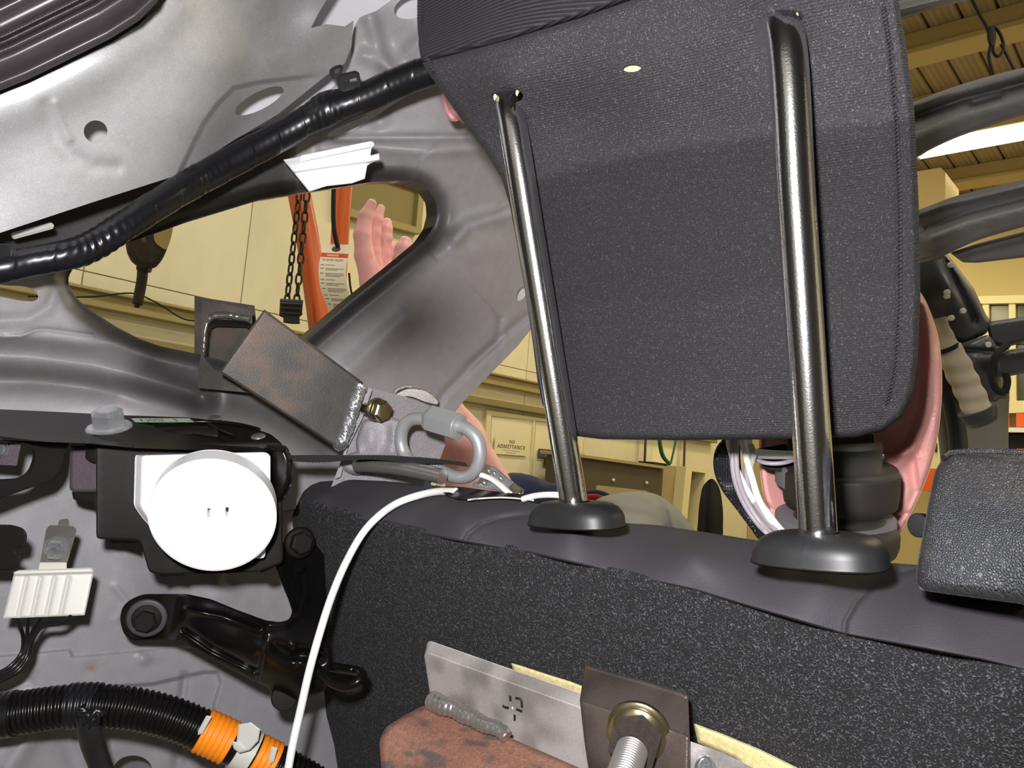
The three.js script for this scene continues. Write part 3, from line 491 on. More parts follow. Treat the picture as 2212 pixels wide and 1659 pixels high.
// hoist, chain and tag outside the window opening
{
  const D = 3.2;
  const hs = thing('engine_hoist', 'tall orange painted hoist frame outside the window opening', 'hoist');
  add(hs, 'post', tube(path([[600, -120, D], [640, 380, D], [662, 500, D], [680, 620, D], [700, 780, D], [716, 1000, D], [730, 1640, D]]), (t, a) => 0.042 * (1 - 0.12 * Math.cos(4 * a)), { n: 20, m: 24 }), M.orangePaint);
  add(hs, 'post', tube(path([[765, -110, D + 0.3], [743, 380, D + 0.3], [736, 480, D + 0.3], [727, 640, D + 0.3], [722, 800, D + 0.3], [722, 1560, D + 0.3]]), (t, a) => 0.036 * (1 - 0.12 * Math.cos(4 * a)), { n: 20, m: 24 }), M.orangePaint);
  add(hs, 'beam', tube(path([[560, -120, D - .1], [640, -110, D], [752, -100, D + .3], [830, -95, D + .5]]), 0.05, { n: 12, m: 16 }), M.orangePaint);
  add(hs, 'brace', tube(path([[690, 760, D], [712, 690, D + 0.15], [730, 800, D + 0.3]]), 0.02, { n: 16, m: 10 }), M.orangePaint);
  const link = (() => { const c = new THREE.CatmullRomCurve3([V3(0.009, 0.016, 0), V3(0, 0.025, 0), V3(-0.009, 0.016, 0), V3(-0.009, -0.016, 0), V3(0, -0.025, 0), V3(0.009, -0.016, 0)], true, 'centripetal'); return new THREE.TubeGeometry(c, 18, 0.0042, 6, true); })();
  const strand = (a, b, label) => {
    const t = thing('hoist_chain', label, 'chain', 'hoist chains'); const d = b.clone().sub(a), n = Math.round(d.length() / 0.040), q = new THREE.Quaternion().setFromUnitVectors(V3(0, 1, 0), d.clone().normalize());
    for (let i = 0; i <= n; i++) { const m = add(t, 'link', link, M.chain); m.position.copy(a).addScaledVector(d, i / n); m.quaternion.copy(q).multiply(new THREE.Quaternion().setFromAxisAngle(V3(0, 1, 0), i % 2 ? 1.9 : 0.35)); m.scale.setScalar(1.0); }
  };
  strand(P(651, 380, D - 0.12), P(620, 648, D - 0.12), 'black hoist chain strand hanging nearer the cream wall gap, left of its pair');
  strand(P(667, 380, D - 0.12), P(641, 648, D - 0.12), 'black hoist chain strand hanging straight before the orange post');
  const hb = thing('chain_stop', 'black ribbed chain stop block at the lower end of both chains', 'block');
  add(hb, 'block', [sheet({ out: poly([[605, 645], [655, 648], [652, 682], [647, 684], [648, 700], [630, 700], [612, 697], [612, 686], [603, 683]], 2), d: D - 0.15, t: 0.08, L: 10, round: 0.008, roundPx: 5 })], M.rubber);
  for (let i = 0; i < 3; i++) add(hb, 'rib', tube(path([[606, 655 + i * 10, D - 0.158], [653, 658 + i * 10, D - 0.158]]), 0.004, { n: 4, m: 8 }), M.rubber);
  const tg = thing('warning_tag', 'curled cream warning tag with red header hanging on a black strap', 'tag');
  const tl = P(700, 526, D - 0.25), tr = P(758, 529, D - 0.25), bl = P(708, 705, D - 0.25);
  const [g, m] = printPlate([tl, tr, bl], (c, w, h) => {
    c.fillStyle = '#e9dfc6'; c.fillRect(0, 0, w, h); c.fillStyle = '#d8401c'; c.fillRect(0, h * 0.12, w, h * 0.055);
    c.fillStyle = '#f0dcc8'; c.font = 'bold 34px sans-serif'; c.fillText('⚠ WARNING', w * 0.16, h * 0.16, w * 0.6);
    c.fillStyle = '#3c3a38'; c.font = 'bold 38px sans-serif'; c.fillText('TO AVOID INJURY:', w * 0.08, h * 0.222, w * 0.8);
    let y = h * 0.27; for (let i = 0; i < 11; i++) { c.fillStyle = '#56524e'; c.font = 'bold 20px sans-serif'; c.fillRect(w * 0.05, y, w * 0.13, 9); const k = 1 + (i * 7) % 3; for (let j = 0; j < k; j++) { const ww = w * (j === k - 1 ? 0.35 + 0.1 * (i % 3) : 0.68); c.fillRect(w * 0.24, y + j * 17, ww, 7); } y += k * 17 + 26; }
    c.fillStyle = '#5b2a18'; c.beginPath(); c.ellipse(w / 2, h * 0.066, w * 0.16, h * 0.036, 0, 0, 7); c.fill();
  }, 380, 1000, 0.002, { bend: (v) => cv(-0.014 * Math.sin(v * 4.2) + 0.03 * Math.max(0, v - 0.55), 0, 0.05 * Math.sin(v * 3.4)) });
  add(tg, 'tag_card', g, m);
  add(tg, 'strap', tube(path([[742, -100, D + 0.2], [728, 200, D - 0.1], [722, 380, D - 0.22], [720, 440, D - 0.24], [722, 500, D - 0.26], [731, 538, D - 0.262], [734, 545, D - 0.24]]), 0.0085, { n: 30, m: 8 }), M.cloth);
  add(tg, 'strap', tube(path([[754, 590, D - 0.2], [757, 620, D - 0.2], [766, 660, D - 0.2], [775, 700, D - 0.2]]), 0.004, { n: 16, m: 8 }), M.cloth);
  const hk = thing('hanging_hoist_hook', 'worn brown hoist hook block with a blunt shank hanging before the cream wall', 'hoist hook');
  const d2 = 3.4;
  add(hk, 'body', sheet({ out: poly([[285, 420], [375, 430], [372, 500], [360, 540], [357, 548], [350, 562], [337, 578], [325, 581], [300, 578], [284, 566], [275, 549], [271, 530], [274, 500]], 6), d: sum(() => d2, ridge([[316, 480], [318, 585]], 12, -0.01)), t: 0.16, round: 0.03, roundPx: 14, L: 10 }), M.hookBrown);
  add(hk, 'sticker', sheet({ out: curve([[333, 505], [345, 490], [372, 480], [369, 515], [358, 538], [345, 532], [334, 520]]), d: d2 - 0.008, t: 0.012, L: 10 }), M.gold);
  add(hk, 'rope', tube([P(330, 440, d2 + 0.08), P(330, 440, d2 + 0.08).setY(YC + EYE.y)], 0.012, { n: 4, m: 8 }), M.chain);
  add(hk, 'bolt', disc(P(314, 521, d2 + 0.004), cv(0, 0, 1), 0.014, 0.014), M.darkSteel);
  add(hk, 'collar', tube(path([[298, 577, d2 + 0.05], [325, 582, d2 + 0.05]]), 0.016, { n: 6, m: 10 }), M.rubber);
  add(hk, 'shank', tube(path([[309, 560, d2 + 0.06], [307, 600, d2 + 0.06], [300, 640, d2 + 0.06], [295, 665, d2 + 0.06]]), (t, a) => (t > 0.93 ? 0.012 : 0.024) * (1 + 0.15 * Math.cos(2 * a)), { n: 40, m: 16 }), M.hookBrown);
}
// far end of the hall, right of the head restraint
{
  const z = ZF + 0.02, plate = (pts, zz, t) => sheet({ out: poly(pts), d: (x, y) => zz / rayOf(x, y).z, L: 60, wvec: [0, 0, -t] });
  const w1 = thing('window_1', null, null, null, 'structure');
  add(w1, 'window_pane', plate([[2120, 655], [2400, 640], [2400, 875], [2120, 870]], z + 0.02, 0.02), M.glass);
  for (const x of [2129, 2186, 2243, 2300]) add(w1, 'mullion', plate([[x - 7, 652], [x + 7, 651], [x + 9, 884], [x - 5, 884]], z + 0.1, 0.1), M.frame);
  for (const [a, b, c, d] of [[640, 656, 655, 640], [735, 742, 740, 732], [868, 893, 893, 868]]) add(w1, 'rail', plate([[2110, a], [2400, d - 8], [2400, c - 4], [2110, b]], z + 0.12, 0.12), M.frame);
  const st = thing('orange_banner', 'row of orange panels below the hall windows on the far wall', 'banner');
  for (const [a, b, c, d] of [[2018, 2040, 890, 927], [2160, 2180, 893, 922], [2195, 2230, 893, 922], [2245, 2300, 893, 922]]) add(st, 'panel', plate([[a, c], [b, c], [b, d], [a, d]], z + 0.15, 0.1), M.orangePaint);
  const sh = thing('wall_shelf', 'bright white shelf edge on the far hall wall above dark equipment', 'shelf');
  add(sh, 'shelf_board', plate([[2160, 923], [2330, 925], [2330, 935], [2160, 933]], z + 0.5, 0.5), M.pale);
  const bn = thing('dark_bin', 'dark equipment bin under the white shelf', 'bin');
  add(bn, 'bin', plate([[2160, 937], [2330, 940], [2330, 985], [2160, 985]], z + 0.4, 0.4), M.cloth);
  add(bn, 'front', plate([[2196, 969], [2330, 972], [2330, 985], [2196, 985]], z + 0.45, 0.05), M.orangePaint);
  const cb = thing('wall_locker', 'cream locker with a dark handle beside the pink head', 'locker');
  add(cb, 'body', plate([[2012, 930], [2040, 930], [2044, 1012], [2008, 1012]], z + 0.5, 0.5), M.frame);
  add(cb, 'handle', plate([[2019, 956], [2023, 956], [2023, 976], [2019, 976]], z + 0.54, 0.04), M.cloth);
  add(cb, 'base', plate([[2000, 1012], [2044, 1012], [2044, 1060], [1990, 1060]], z + 0.5, 0.5), M.orangePaint);
  const bx = thing('wall_cabinet', 'yellowish box hung high between two roof bows', 'cabinet');
  add(bx, 'box', plate([[1970, 372], [2032, 362], [2042, 372], [2042, 440], [1970, 460]], -9, 0.6), M.beam);
  const hc = thing('ceiling_cable', 'coiled black cable hanging from the hall ceiling', 'cable');
  const q = 5.6;
  add(hc, 'cable', tube(path([[2090, -20, q], [2115, 30, q], [2132, 60, q], [2140, 95, q], [2136, 120, q], [2142, 150, q], [2150, 170, q]]), 0.012, { n: 40, m: 8 }), M.cloth);
  add(hc, 'coil', tube(path([[2138, 60, q], [2150, 60, q], [2165, 85, q], [2167, 108, q], [2155, 122, q], [2146, 112, q], [2148, 80, q]]), 0.011, { n: 40, m: 8 }), M.cloth);
  add(hc, 'knot', sheet({ out: oval(2142, 78, 10, 22), d: q - 0.03, t: 0.05, round: 0.02, roundPx: 8, L: 6 }), M.cloth);
  add(hc, 'cable', tube(path([[2162, 95, q], [2180, 130, q], [2195, 160, q]]), 0.01, { n: 12, m: 8 }), M.cloth);
}
// lamps of the hall
{
  const lamp = (p, w, l, k, label, c = 0xffecc0) => {
    const t = thing('hall_lamp', label, 'lamp');
    add(t, 'housing', wbox(p.x, p.y + 0.06, p.z, w + 0.08, 0.12, l + 0.08), M.frame);
    add(t, 'diffuser', wbox(p.x, p.y - 0.006, p.z, w, 0.02, l), M.lamp);
    for (const e of [-0.4, 0.4]) add(t, 'hanger', wbox(p.x, (p.y + YC + EYE.y + 0.1) / 2, p.z + l * e, 0.015, YC + EYE.y - p.y, 0.015), M.frame);
    const r = new THREE.RectAreaLight(c, k * HALL, w, l); r.name = 'hall_lamp_glow'; r.position.set(p.x, p.y - 0.03, p.z); r.rotation.x = -Math.PI / 2; scene.add(r);
  };
  lamp(P(2190, 287, 9.5), 2.2, 0.5, 17, 'bright white lamp added between two grey roof bows for a lamp reflection');  // added lamp, stands in for a ceiling lamp mirrored in the bow
  const row = ['farthest', 'second farthest', 'second nearest', 'nearest'], colm = ['beside the cream wall', 'along the middle of the hall', 'beside the white wall'];
  [-3.6, 0.6, 5].forEach((x, i) => [-10.8, -6, -1.2, 3.6].forEach((z, j) => lamp(E(x, YC - 0.45, z), 0.6, 2.4, 17, 'long hall ceiling lamp ' + colm[i] + ', ' + row[j] + ' of its row', j > 1 ? 0xf2f0e6 : 0xffecc0)));
}

// ================================================================ the car body
const car = thing('car_body', 'stripped grey car body with quarter window opening, pillar and roof bows', 'car body');
const gapEdge = [[-60, 222], [0, 200], [60, 176], [130, 142], [240, 88], [300, 50], [345, 8], [380, -45]];
const grey = () => [1, 1, 1];
// --- upper quarter panel with its flange
{
  const base = tps([[0, 210, .352], [0, 500, .388], [-60, 400, .375], [200, 250, .385], [120, 380, .388], [200, 430, .408], [385, 375, .45], [300, 60, .385], [240, 100, .372], [440, 150, .425], [380, 250, .42], [600, 60, .465], [505, 192, .45], [650, 100, .48], [740, 135, .50], [505, 300, .475], [600, 245, .49], [690, -40, .47], [450, 0, .42]]);
  const shape = sum(base, ridge([[-60, 275], [60, 225], [150, 180], [250, 125], [330, 70], [380, 10]], 46, -0.0065),
    step([[372, 400], [385, 378], [440, 266], [470, 225], [505, 190], [560, 178], [640, 168]], 7, 0.004),
    ridge([[100, 228], [108, 262], [122, 300], [150, 335], [200, 360], [250, 362]], 16, 0.0022), ridge([[118, 225], [130, 260], [148, 300]], 10, -0.002),
    bump(620, 35, 50, 70, 0.005), ridge([[520, 20], [545, 90], [530, 170]], 46, 0.003), ridge([[590, 120], [700, 60]], 36, -0.002), bump(206, 284, 70, 60, 0.0012));
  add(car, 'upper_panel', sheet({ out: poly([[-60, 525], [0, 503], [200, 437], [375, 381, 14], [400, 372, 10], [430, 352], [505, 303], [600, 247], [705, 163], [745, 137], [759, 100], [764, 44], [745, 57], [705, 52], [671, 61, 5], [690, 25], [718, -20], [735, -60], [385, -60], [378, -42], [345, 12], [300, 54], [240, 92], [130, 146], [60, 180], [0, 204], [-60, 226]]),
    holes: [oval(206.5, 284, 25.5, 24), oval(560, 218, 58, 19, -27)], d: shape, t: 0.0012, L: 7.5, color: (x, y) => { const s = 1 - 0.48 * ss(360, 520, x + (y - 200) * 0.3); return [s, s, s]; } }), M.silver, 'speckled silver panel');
}
// --- ribbed dark panel at the top corner
{
  const off = (d) => gapEdge.map(([x, y], i) => [x - d * 0.42, y - d * 0.9]);
  add(car, 'ribbed_roof_panel', sheet({ out: poly([[-60, 218], [0, 196], [60, 172], [130, 138], [240, 83], [300, 45], [340, 5], [365, -60], [-60, -60]]), d: sum(tps([[0, 0, .335], [0, 195, .336], [200, 90, .345], [330, 0, .352], [150, 0, .342]]), ridge(off(22), 16, -0.003), ridge(off(84), 11, -0.0035), ridge(off(100), 5, 0.003), ridge(off(112), 8, -0.003), ridge(off(170), 22, -0.004)), t: 0.0012, L: 5 }), M.brownGrey, 'dark brownish ribbed sheet');
}
add(car, 'gap_shade_strip', sheet({ out: poly([...gapEdge.map(([x, y]) => [x + 1, y - 14]), ...gapEdge.map(([x, y]) => [x + 8, y + 12]).reverse()]), d: tps([[0, 210, .362], [-60, 400, .375], [240, 100, .38], [330, 40, .388], [450, 0, .42]]), t: 0.004, L: 12 }), M.rubber, 'black strip for the gap shade');  // dark strip added for the shade in the panel gap
// --- frame of the quarter window, rail above, sill below and the pillar, pressed from one sheet
const winHole = poly([[145, 600, 14], [150, 622], [168, 648], [190, 667], [250, 706], [300, 732], [345, 748], [430, 766], [520, 790, 10], [640, 750, 10], [672, 722], [760, 647], [860, 567], [915, 521], [935, 492], [943, 462], [941, 434], [925, 410], [900, 396], [865, 391], [800, 393], [720, 406], [660, 415], [560, 432], [400, 481], [290, 520], [235, 538], [190, 560], [158, 578]], 6);
const frameDepth0 = tps([[0, 660, .425], [0, 880, .43], [-60, 760, .42], [150, 700, .45], [150, 880, .452], [300, 800, .475], [300, 890, .47], [450, 800, .505], [450, 900, .50], [600, 920, .535], [740, 1010, .565], [640, 1060, .55], [700, 770, .56], [800, 810, .58], [900, 800, .60], [1000, 830, .63], [1140, 720, .67], [940, 970, .62], [960, 560, .60], [1050, 640, .635], [1150, 600, .665], [965, 440, .59], [1090, 440, .62], [930, 350, .56], [1060, 330, .585], [960, 250, .55], [850, 310, .55], [700, 290, .535], [620, 350, .525], [450, 410, .50], [250, 510, .47], [100, 590, .445], [780, 80, .515], [900, 80, .52], [900, 0, .515], [1000, 100, .53], [760, 200, .53]]), frameDepth = (x, y) => frameDepth0(x, y) + 0.028;
{
  const seam = [[925, 533], [930, 548], [950, 572], [1000, 602], [1030, 630], [1062, 665], [1085, 700], [1103, 735], [1118, 752]];
  const winLoop = winHole.concat([winHole[0]]);
  const shape = sum(frameDepth,
    ridge([[985, 512], [1010, 486], [1060, 470], [1160, 448]], 17, -0.011), step([[1180, 452], [1060, 476], [990, 500], [960, 525]], 22, 0.010),
    step(seam, 4, -0.0016), bump(1040, 535, 60, 26, -0.004),
    ridge([[700, 318], [800, 316], [920, 326], [1060, 318]], 16, -0.006), ridge([[720, 300], [850, 298], [1010, 296]], 8, 0.004), step([[900, 366], [908, 345], [925, 328]], 7, -0.003),
    bump(840, 100, 60, 60, 0.012), ridge([[790, 120], [850, 150], [905, 90]], 18, -0.006), ridge([[800, 40], [820, 110], [850, 160]], 18, -0.008), ridge([[870, 130], [830, 180], [820, 260]], 20, 0.004),
    (x, y) => { const d = near(winLoop, x, y)[0]; return 0.010 * (1 - ss(0, 34, d)); },
    ridge([[1180, 650], [1075, 735], [960, 850], [930, 900]], 9, 0.004), ridge([[1080, 690], [1075, 740], [1010, 790]], 9, 0.003),
    ridge([[-60, 765], [60, 770], [200, 790], [330, 830], [430, 860]], 34, 0.016), ridge([[-60, 820], [100, 822], [260, 838], [400, 880]], 26, -0.008), ridge([[-60, 725], [100, 728], [250, 745], [420, 790]], 18, -0.004),
    ridge([[-60, 718], [10, 729], [45, 727], [75, 713], [100, 711], [200, 724]], 5, -0.0015), ridge([[-60, 690], [0, 692], [60, 690], [105, 665], [118, 630]], 14, 0.003),
    ridge([[880, 690], [760, 800]], 30, -0.006));
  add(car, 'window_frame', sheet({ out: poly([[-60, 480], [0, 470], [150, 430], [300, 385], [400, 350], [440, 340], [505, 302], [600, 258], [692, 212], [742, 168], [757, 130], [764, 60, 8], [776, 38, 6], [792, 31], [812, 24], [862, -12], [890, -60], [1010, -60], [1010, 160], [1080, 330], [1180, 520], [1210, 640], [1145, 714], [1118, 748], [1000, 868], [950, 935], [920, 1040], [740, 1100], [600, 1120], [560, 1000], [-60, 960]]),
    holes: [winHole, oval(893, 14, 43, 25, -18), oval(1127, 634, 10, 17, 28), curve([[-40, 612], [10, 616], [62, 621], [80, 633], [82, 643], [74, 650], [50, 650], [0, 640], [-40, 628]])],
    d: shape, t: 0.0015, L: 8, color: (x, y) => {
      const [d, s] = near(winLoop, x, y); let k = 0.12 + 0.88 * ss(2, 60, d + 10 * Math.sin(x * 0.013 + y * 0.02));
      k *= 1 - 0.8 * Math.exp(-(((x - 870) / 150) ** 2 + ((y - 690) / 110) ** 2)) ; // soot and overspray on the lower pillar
      k *= 1 - 0.75 * Math.exp(-((near([[330, 790], [450, 850], [600, 900], [700, 960]], x, y)[0] / 55) ** 2)); k *= 1 - 0.55 * Math.exp(-((near([[-60, 800], [150, 815], [330, 845], [460, 885]], x, y)[0] / 38) ** 2));  // last band: shade of the hollow sill put into the colour
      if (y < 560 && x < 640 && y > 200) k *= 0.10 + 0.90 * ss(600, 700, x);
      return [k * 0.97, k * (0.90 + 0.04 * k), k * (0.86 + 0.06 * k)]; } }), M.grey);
  // folded flange round the opening, outboard
  const ring = resample(winHole, 10), n = ring.length, pos = [], idx = [];
  for (const k of [0, 1]) for (const t of [0, 1]) for (const [x, y] of ring) { const q = P(x, y, shape(x, y) + 0.0004 + k * 0.001); if (t) q.x -= 0.012; pos.push(q.x, q.y, q.z); }
  for (let i = 0; i < n; i++) { const j = (i + 1) % n; idx.push(i, n + i, j, j, n + i, n + j, 2 * n + i, 2 * n + j, 3 * n + i, 2 * n + j, 3 * n + j, 3 * n + i); }
  const g = new THREE.BufferGeometry(); g.setAttribute('position', new THREE.Float32BufferAttribute(pos, 3)); g.setAttribute('uv', new THREE.Float32BufferAttribute(new Float32Array(pos.length / 3 * 2), 2)); g.setIndex(idx); g.computeVertexNormals();
  add(car, 'window_flange', g, M.blackPaint, 'black painted flange');
}
// --- pale outer skin behind the holes
add(car, 'outer_skin', sheet({ out: poly([[-700, -500], [1010, -500], [1010, 120], [760, 285], [560, 330], [300, 395], [0, 475], [-700, 640]]), d: tps([[0, 0, .45], [200, 284, .455], [560, 220, .545], [760, 20, .585], [900, 0, .59], [-700, -500, .47], [-700, 640, .45], ...[[1010, -100], [1010, 120], [900, 200], [760, 285], [560, 330], [430, 362], [300, 395], [150, 436], [0, 475]].map(([x, y]) => [x, y, frameDepth(x, y) + 0.004])]), t: 0.001, L: 40 }), M.pale, 'pale outer skin behind the holes');
add(car, 'outer_skin', sheet({ out: poly([[1085, 560], [1200, 560], [1200, 690], [1085, 690]]), d: (x, y) => frameDepth(x, y) + 0.03, t: 0.001, L: 30 }), M.pale, 'pale outer skin behind the holes');
// torn weld patch on the pillar foot
add(car, 'torn_patch', [tube(path([[845, 855, .603], [865, 838, .603], [900, 836, .606], [930, 850, .612], [945, 868, .616]]), (t, a) => 0.0015 + 0.0002 * Math.sin(t * 40 + a), { n: 50, m: 8 }), sheet({ out: curve([[850, 858], [875, 842], [910, 842], [938, 858], [946, 872], [920, 868], [885, 856]]), d: .607, t: 0.003, L: 8 })], M.cleanSteel, 'torn bare steel patch');
// --- lower side panel
{
  const low = tps([[-60, 930, .405], [-60, 1700, .40], [200, 930, .445], [200, 1300, .442], [200, 1700, .437], [450, 930, .49], [450, 1300, .487], [450, 1700, .48], [720, 1000, .55], [720, 1300, .545], [740, 1700, .535]].map(([x, y, z]) => [x, y, z + 0.042]));
  const shape = sum(low, step([[-60, 1424], [0, 1418], [150, 1404], [158, 1420], [300, 1407], [430, 1394], [560, 1380]], 5, -0.0018), step([[110, 1496], [200, 1486], [330, 1478], [440, 1452], [470, 1452], [476, 1475], [462, 1520], [458, 1580]], 6, 0.004),
    ridge([[400, 1460], [392, 1520]], 9, 0.003), ridge([[480, 1190], [430, 1260], [380, 1290]], 40, 0.004), ridge([[270, 1180], [285, 1290]], 60, -0.003), ridge([[250, 1270], [275, 1300], [250, 1340]], 8, -0.001),
    bump(310, 1424, 14, 12, -0.003), ridge([[40, 1540], [60, 1600], [20, 1659]], 24, -0.005), bump(290, 1660, 60, 50, 0.003), ridge([[150, 1600], [170, 1659]], 30, 0.004), ridge([[390, 1600], [380, 1700]], 14, 0.004), step([[500, 1180], [480, 1260], [520, 1290], [640, 1290]], 12, -0.003), ridge([[60, 1470], [10, 1490]], 14, 0.002));
  const rustSpot = (x, y) => Math.max(Math.exp(-(((x - 196) / 12) ** 2 + ((y - 1440) / 7) ** 2)), 0.7 * Math.exp(-(((x - 223) / 5) ** 2 + ((y - 1436) / 4) ** 2)));
  add(car, 'side_panel', sheet({ out: poly([[-60, 930], [540, 930], [600, 1010], [640, 1100], [740, 1220], [780, 1720], [-60, 1720]]), holes: [oval(287, 1664, 42, 32)], d: shape, t: 0.0015, L: 13, color: (x, y) => { const r = clamp(rustSpot(x, y), 0, 1), k = 0.77; return [k * (1 - 0.15 * r), k * (1 - 0.5 * r), k * (1 - 0.72 * r)]; } }), M.grey);
  add(car, 'inner_skin', sheet({ out: poly([[180, 1600], [420, 1600], [420, 1740], [180, 1740]]), d: .55, t: 0.001, L: 60 }), M.greyPlain);
}
// --- the rest of the shell, out of the picture: roof over the load space, far side, floor
{
  add(car, 'roof_panel', ewbox(-0.9, 0.95, 0.42, 0.44, -0.5, 1.3, 0.008), M.greyPlain);  // unseen; stretched forward and outboard to keep hall light out
  add(car, 'outer_side_panel', ewbox(-0.62, -0.6, -0.05, 0.43, -0.12, 1.3, 0.008), M.greyPlain);
  add(car, 'far_side_panel', ewbox(0.93, 0.96, -0.75, 0.43, -0.7, 1.3, 0.008), M.greyPlain);  // unseen; lengthened forward to block hall light from the right
  add(car, 'near_side_panel', ewbox(-0.53, -0.50, -1.0, 0.42, 0.05, 1.3, 0.008), M.greyPlain);
  add(car, 'load_floor', ewbox(-0.52, 0.95, -0.72, -0.69, -1.6, 1.3, 0.008), M.greyPlain);
  for (const z of [-1.2, 1.0]) add(car, 'jack_stand', ewbox(-0.35, 0.8, Y0, -0.72, z - 0.06, z + 0.06, 0.02), M.black);
}
// --- roof bows on the right
{
  const bow = (out, d, f, t = 0.05) => add(car, 'roof_bow', sheet({ out, d: sum((x) => d + (2050 - x) * 0.00042, ...f), t, L: 16, round: 0.012, roundPx: 12 }), M.greyPlain);
  bow(poly([[1500, 60], [1930, -60], [2600, -260], [2640, -180], [2090, 0], [2020, 20], [1945, 42], [1500, 175]], 4), 0.8, [ridge([[1930, 25], [2080, -12]], 6, -0.01)]);
  bow(curve([[1480, 372], [1700, 305], [1975, 220], [2050, 191], [2150, 161], [2290, 128], [2700, 30], [2700, 120], [2290, 225], [2150, 268], [2060, 300], [2005, 326], [1985, 338], [1940, 350], [1700, 420], [1480, 480]]), 0.85, [ridge([[1940, 236], [2050, 202], [2290, 135]], 14, -0.022), ridge([[1950, 262], [2080, 214], [2290, 160]], 6, 0.012), ridge([[1960, 300], [2080, 250], [2290, 190]], 26, -0.016), ridge([[2105, 222], [2160, 205]], 8, 0.012)]);
  bow(curve([[1480, 600], [1700, 545], [1985, 453], [2060, 425], [2150, 402], [2290, 372], [2700, 290], [2700, 380], [2290, 470], [2212, 490], [2110, 520], [2055, 545], [2020, 560], [1960, 575], [1700, 640], [1480, 690]]), 0.85, [ridge([[1960, 468], [2060, 437], [2290, 382]], 10, -0.015), ridge([[2000, 498], [2100, 458], [2290, 410]], 10, 0.012), ridge([[2010, 512], [2100, 480], [2290, 430]], 24, -0.02)]);
  bow(poly([[2052, 546], [2110, 526], [2290, 480], [2700, 390], [2700, 450], [2290, 540], [2215, 556], [2110, 568], [2080, 567]], 5), 0.90, [ridge([[2055, 552], [2290, 490]], 10, -0.02)]);
}
// --- dark pillar block with pads on the far side
{
  const p = thing('door_pillar_trim', 'dark grey padded door pillar between roof bow and far windows', 'pillar trim');
  add(p, 'pad', sheet({ out: poly([[1960, 500], [2015, 528], [2052, 556], [2078, 590], [2104, 624], [2130, 680], [2141, 694], [2132, 720], [2085, 742], [2060, 738], [2035, 722], [2012, 692], [1985, 645], [1960, 620]], 6), d: sum(() => 0.98, bump(2060, 640, 40, 60, -0.03), ridge([[2040, 560], [2105, 690]], 8, 0.012)), t: 0.09, round: 0.02, roundPx: 12, L: 12 }), M.padDark);
  add(p, 'pad', sheet({ out: poly([[2040, 740], [2075, 742], [2135, 722], [2150, 740], [2165, 780], [2160, 830], [2166, 850], [2150, 866], [2128, 864], [2108, 830], [2092, 790], [2062, 755]], 6), d: sum(() => 0.96, bump(2110, 780, 30, 40, -0.02), ridge([[2070, 756], [2150, 760]], 6, 0.01)), t: 0.09, round: 0.02, roundPx: 10, L: 12 }), M.padDark);
  add(p, 'rail', sheet({ out: poly([[2130, 700], [2142, 694], [2212, 684], [2600, 640], [2600, 700], [2212, 740], [2165, 752], [2140, 740]], 5), d: 0.99, t: 0.06, round: 0.014, roundPx: 10, L: 14 }), M.padDark);
  add(p, 'rail', sheet({ out: poly([[2146, 775], [2180, 755], [2600, 700], [2600, 760], [2212, 806], [2170, 815], [2150, 812]], 6), d: sum(() => 0.93, ridge([[2150, 768], [2290, 752]], 7, -0.012)), t: 0.05, round: 0.016, roundPx: 14, L: 12 }), M.padDark);
  add(p, 'strap_loop', tube(path([[2176, 745, .93], [2150, 770, .92], [2140, 800, .92], [2150, 838, .92], [2168, 848, .92], [2176, 825, .92], [2172, 805, .92]]), 0.004, { n: 40, m: 8 }), M.cloth);
  for (const [x, y] of [[2044, 632], [2044, 640], [2078, 672], [2053, 687], [2132, 745], [2052, 573]]) add(p, 'clip', disc(P(x, y, 0.955), cv(0, 0, 1), 0.0035, 0.004), M.nylonB);
  const b = thing('curtain_airbag', 'rolled beige curtain airbag sleeve hanging below the dark pillar pads', 'airbag');
  add(b, 'sleeve', tube(path([[2026, 690, .93], [2040, 735, .925], [2062, 780, .92], [2086, 830, .92], [2106, 872, .92], [2114, 892, .92]]), (t, a) => (0.0095 + 0.006 * ss(0, 0.5, t)) * (1 + 0.05 * Math.sin(t * 38 + a)), { n: 70, m: 16 }), M.beige);
  add(b, 'band', tube(path([[2045, 748, .92], [2049, 756, .92]]), 0.0128, { n: 3, m: 16 }), M.cloth);
  add(b, 'end_cap', tube(path([[2108, 884, .921], [2114, 897, .921], [2118, 905, .921]]), (t) => 0.0205 - 0.004 * t, { n: 10, m: 18 }), M.padDark);
  const c = thing('pillar_tube', 'upright tan grey tube standing below the airbag sleeve', 'tube');
  add(c, 'tube', tube(path([[2130, 850, 1.05], [2128, 920, 1.05], [2128, 1010, 1.05], [2128, 1600, 1.05]]), (t, a) => 0.0265, { n: 12, m: 24 }), M.greySeat);
  const s = thing('door_seal', 'dark curved door seal strip running down beside the pink head', 'door seal');
  add(s, 'seal', tube(path([[2022, 770, 1.0], [2040, 820, 1.0], [2058, 880, 1.0], [2068, 940, 1.0], [2072, 1000, 1.0], [2074, 1080, 1.0], [2074, 1600, 1.0]]), (t, a) => 0.0125 * (1 - 0.3 * Math.cos(a * 2)), { n: 40, m: 16 }), M.blackPlastic);
  add(s, 'door_edge', tube(path([[2018, 800, 1.03], [2034, 880, 1.03], [2042, 940, 1.03], [2048, 1000, 1.03], [2050, 1080, 1.03], [2050, 1600, 1.03]]), 0.009, { n: 30, m: 12 }), M.greySeat);
}

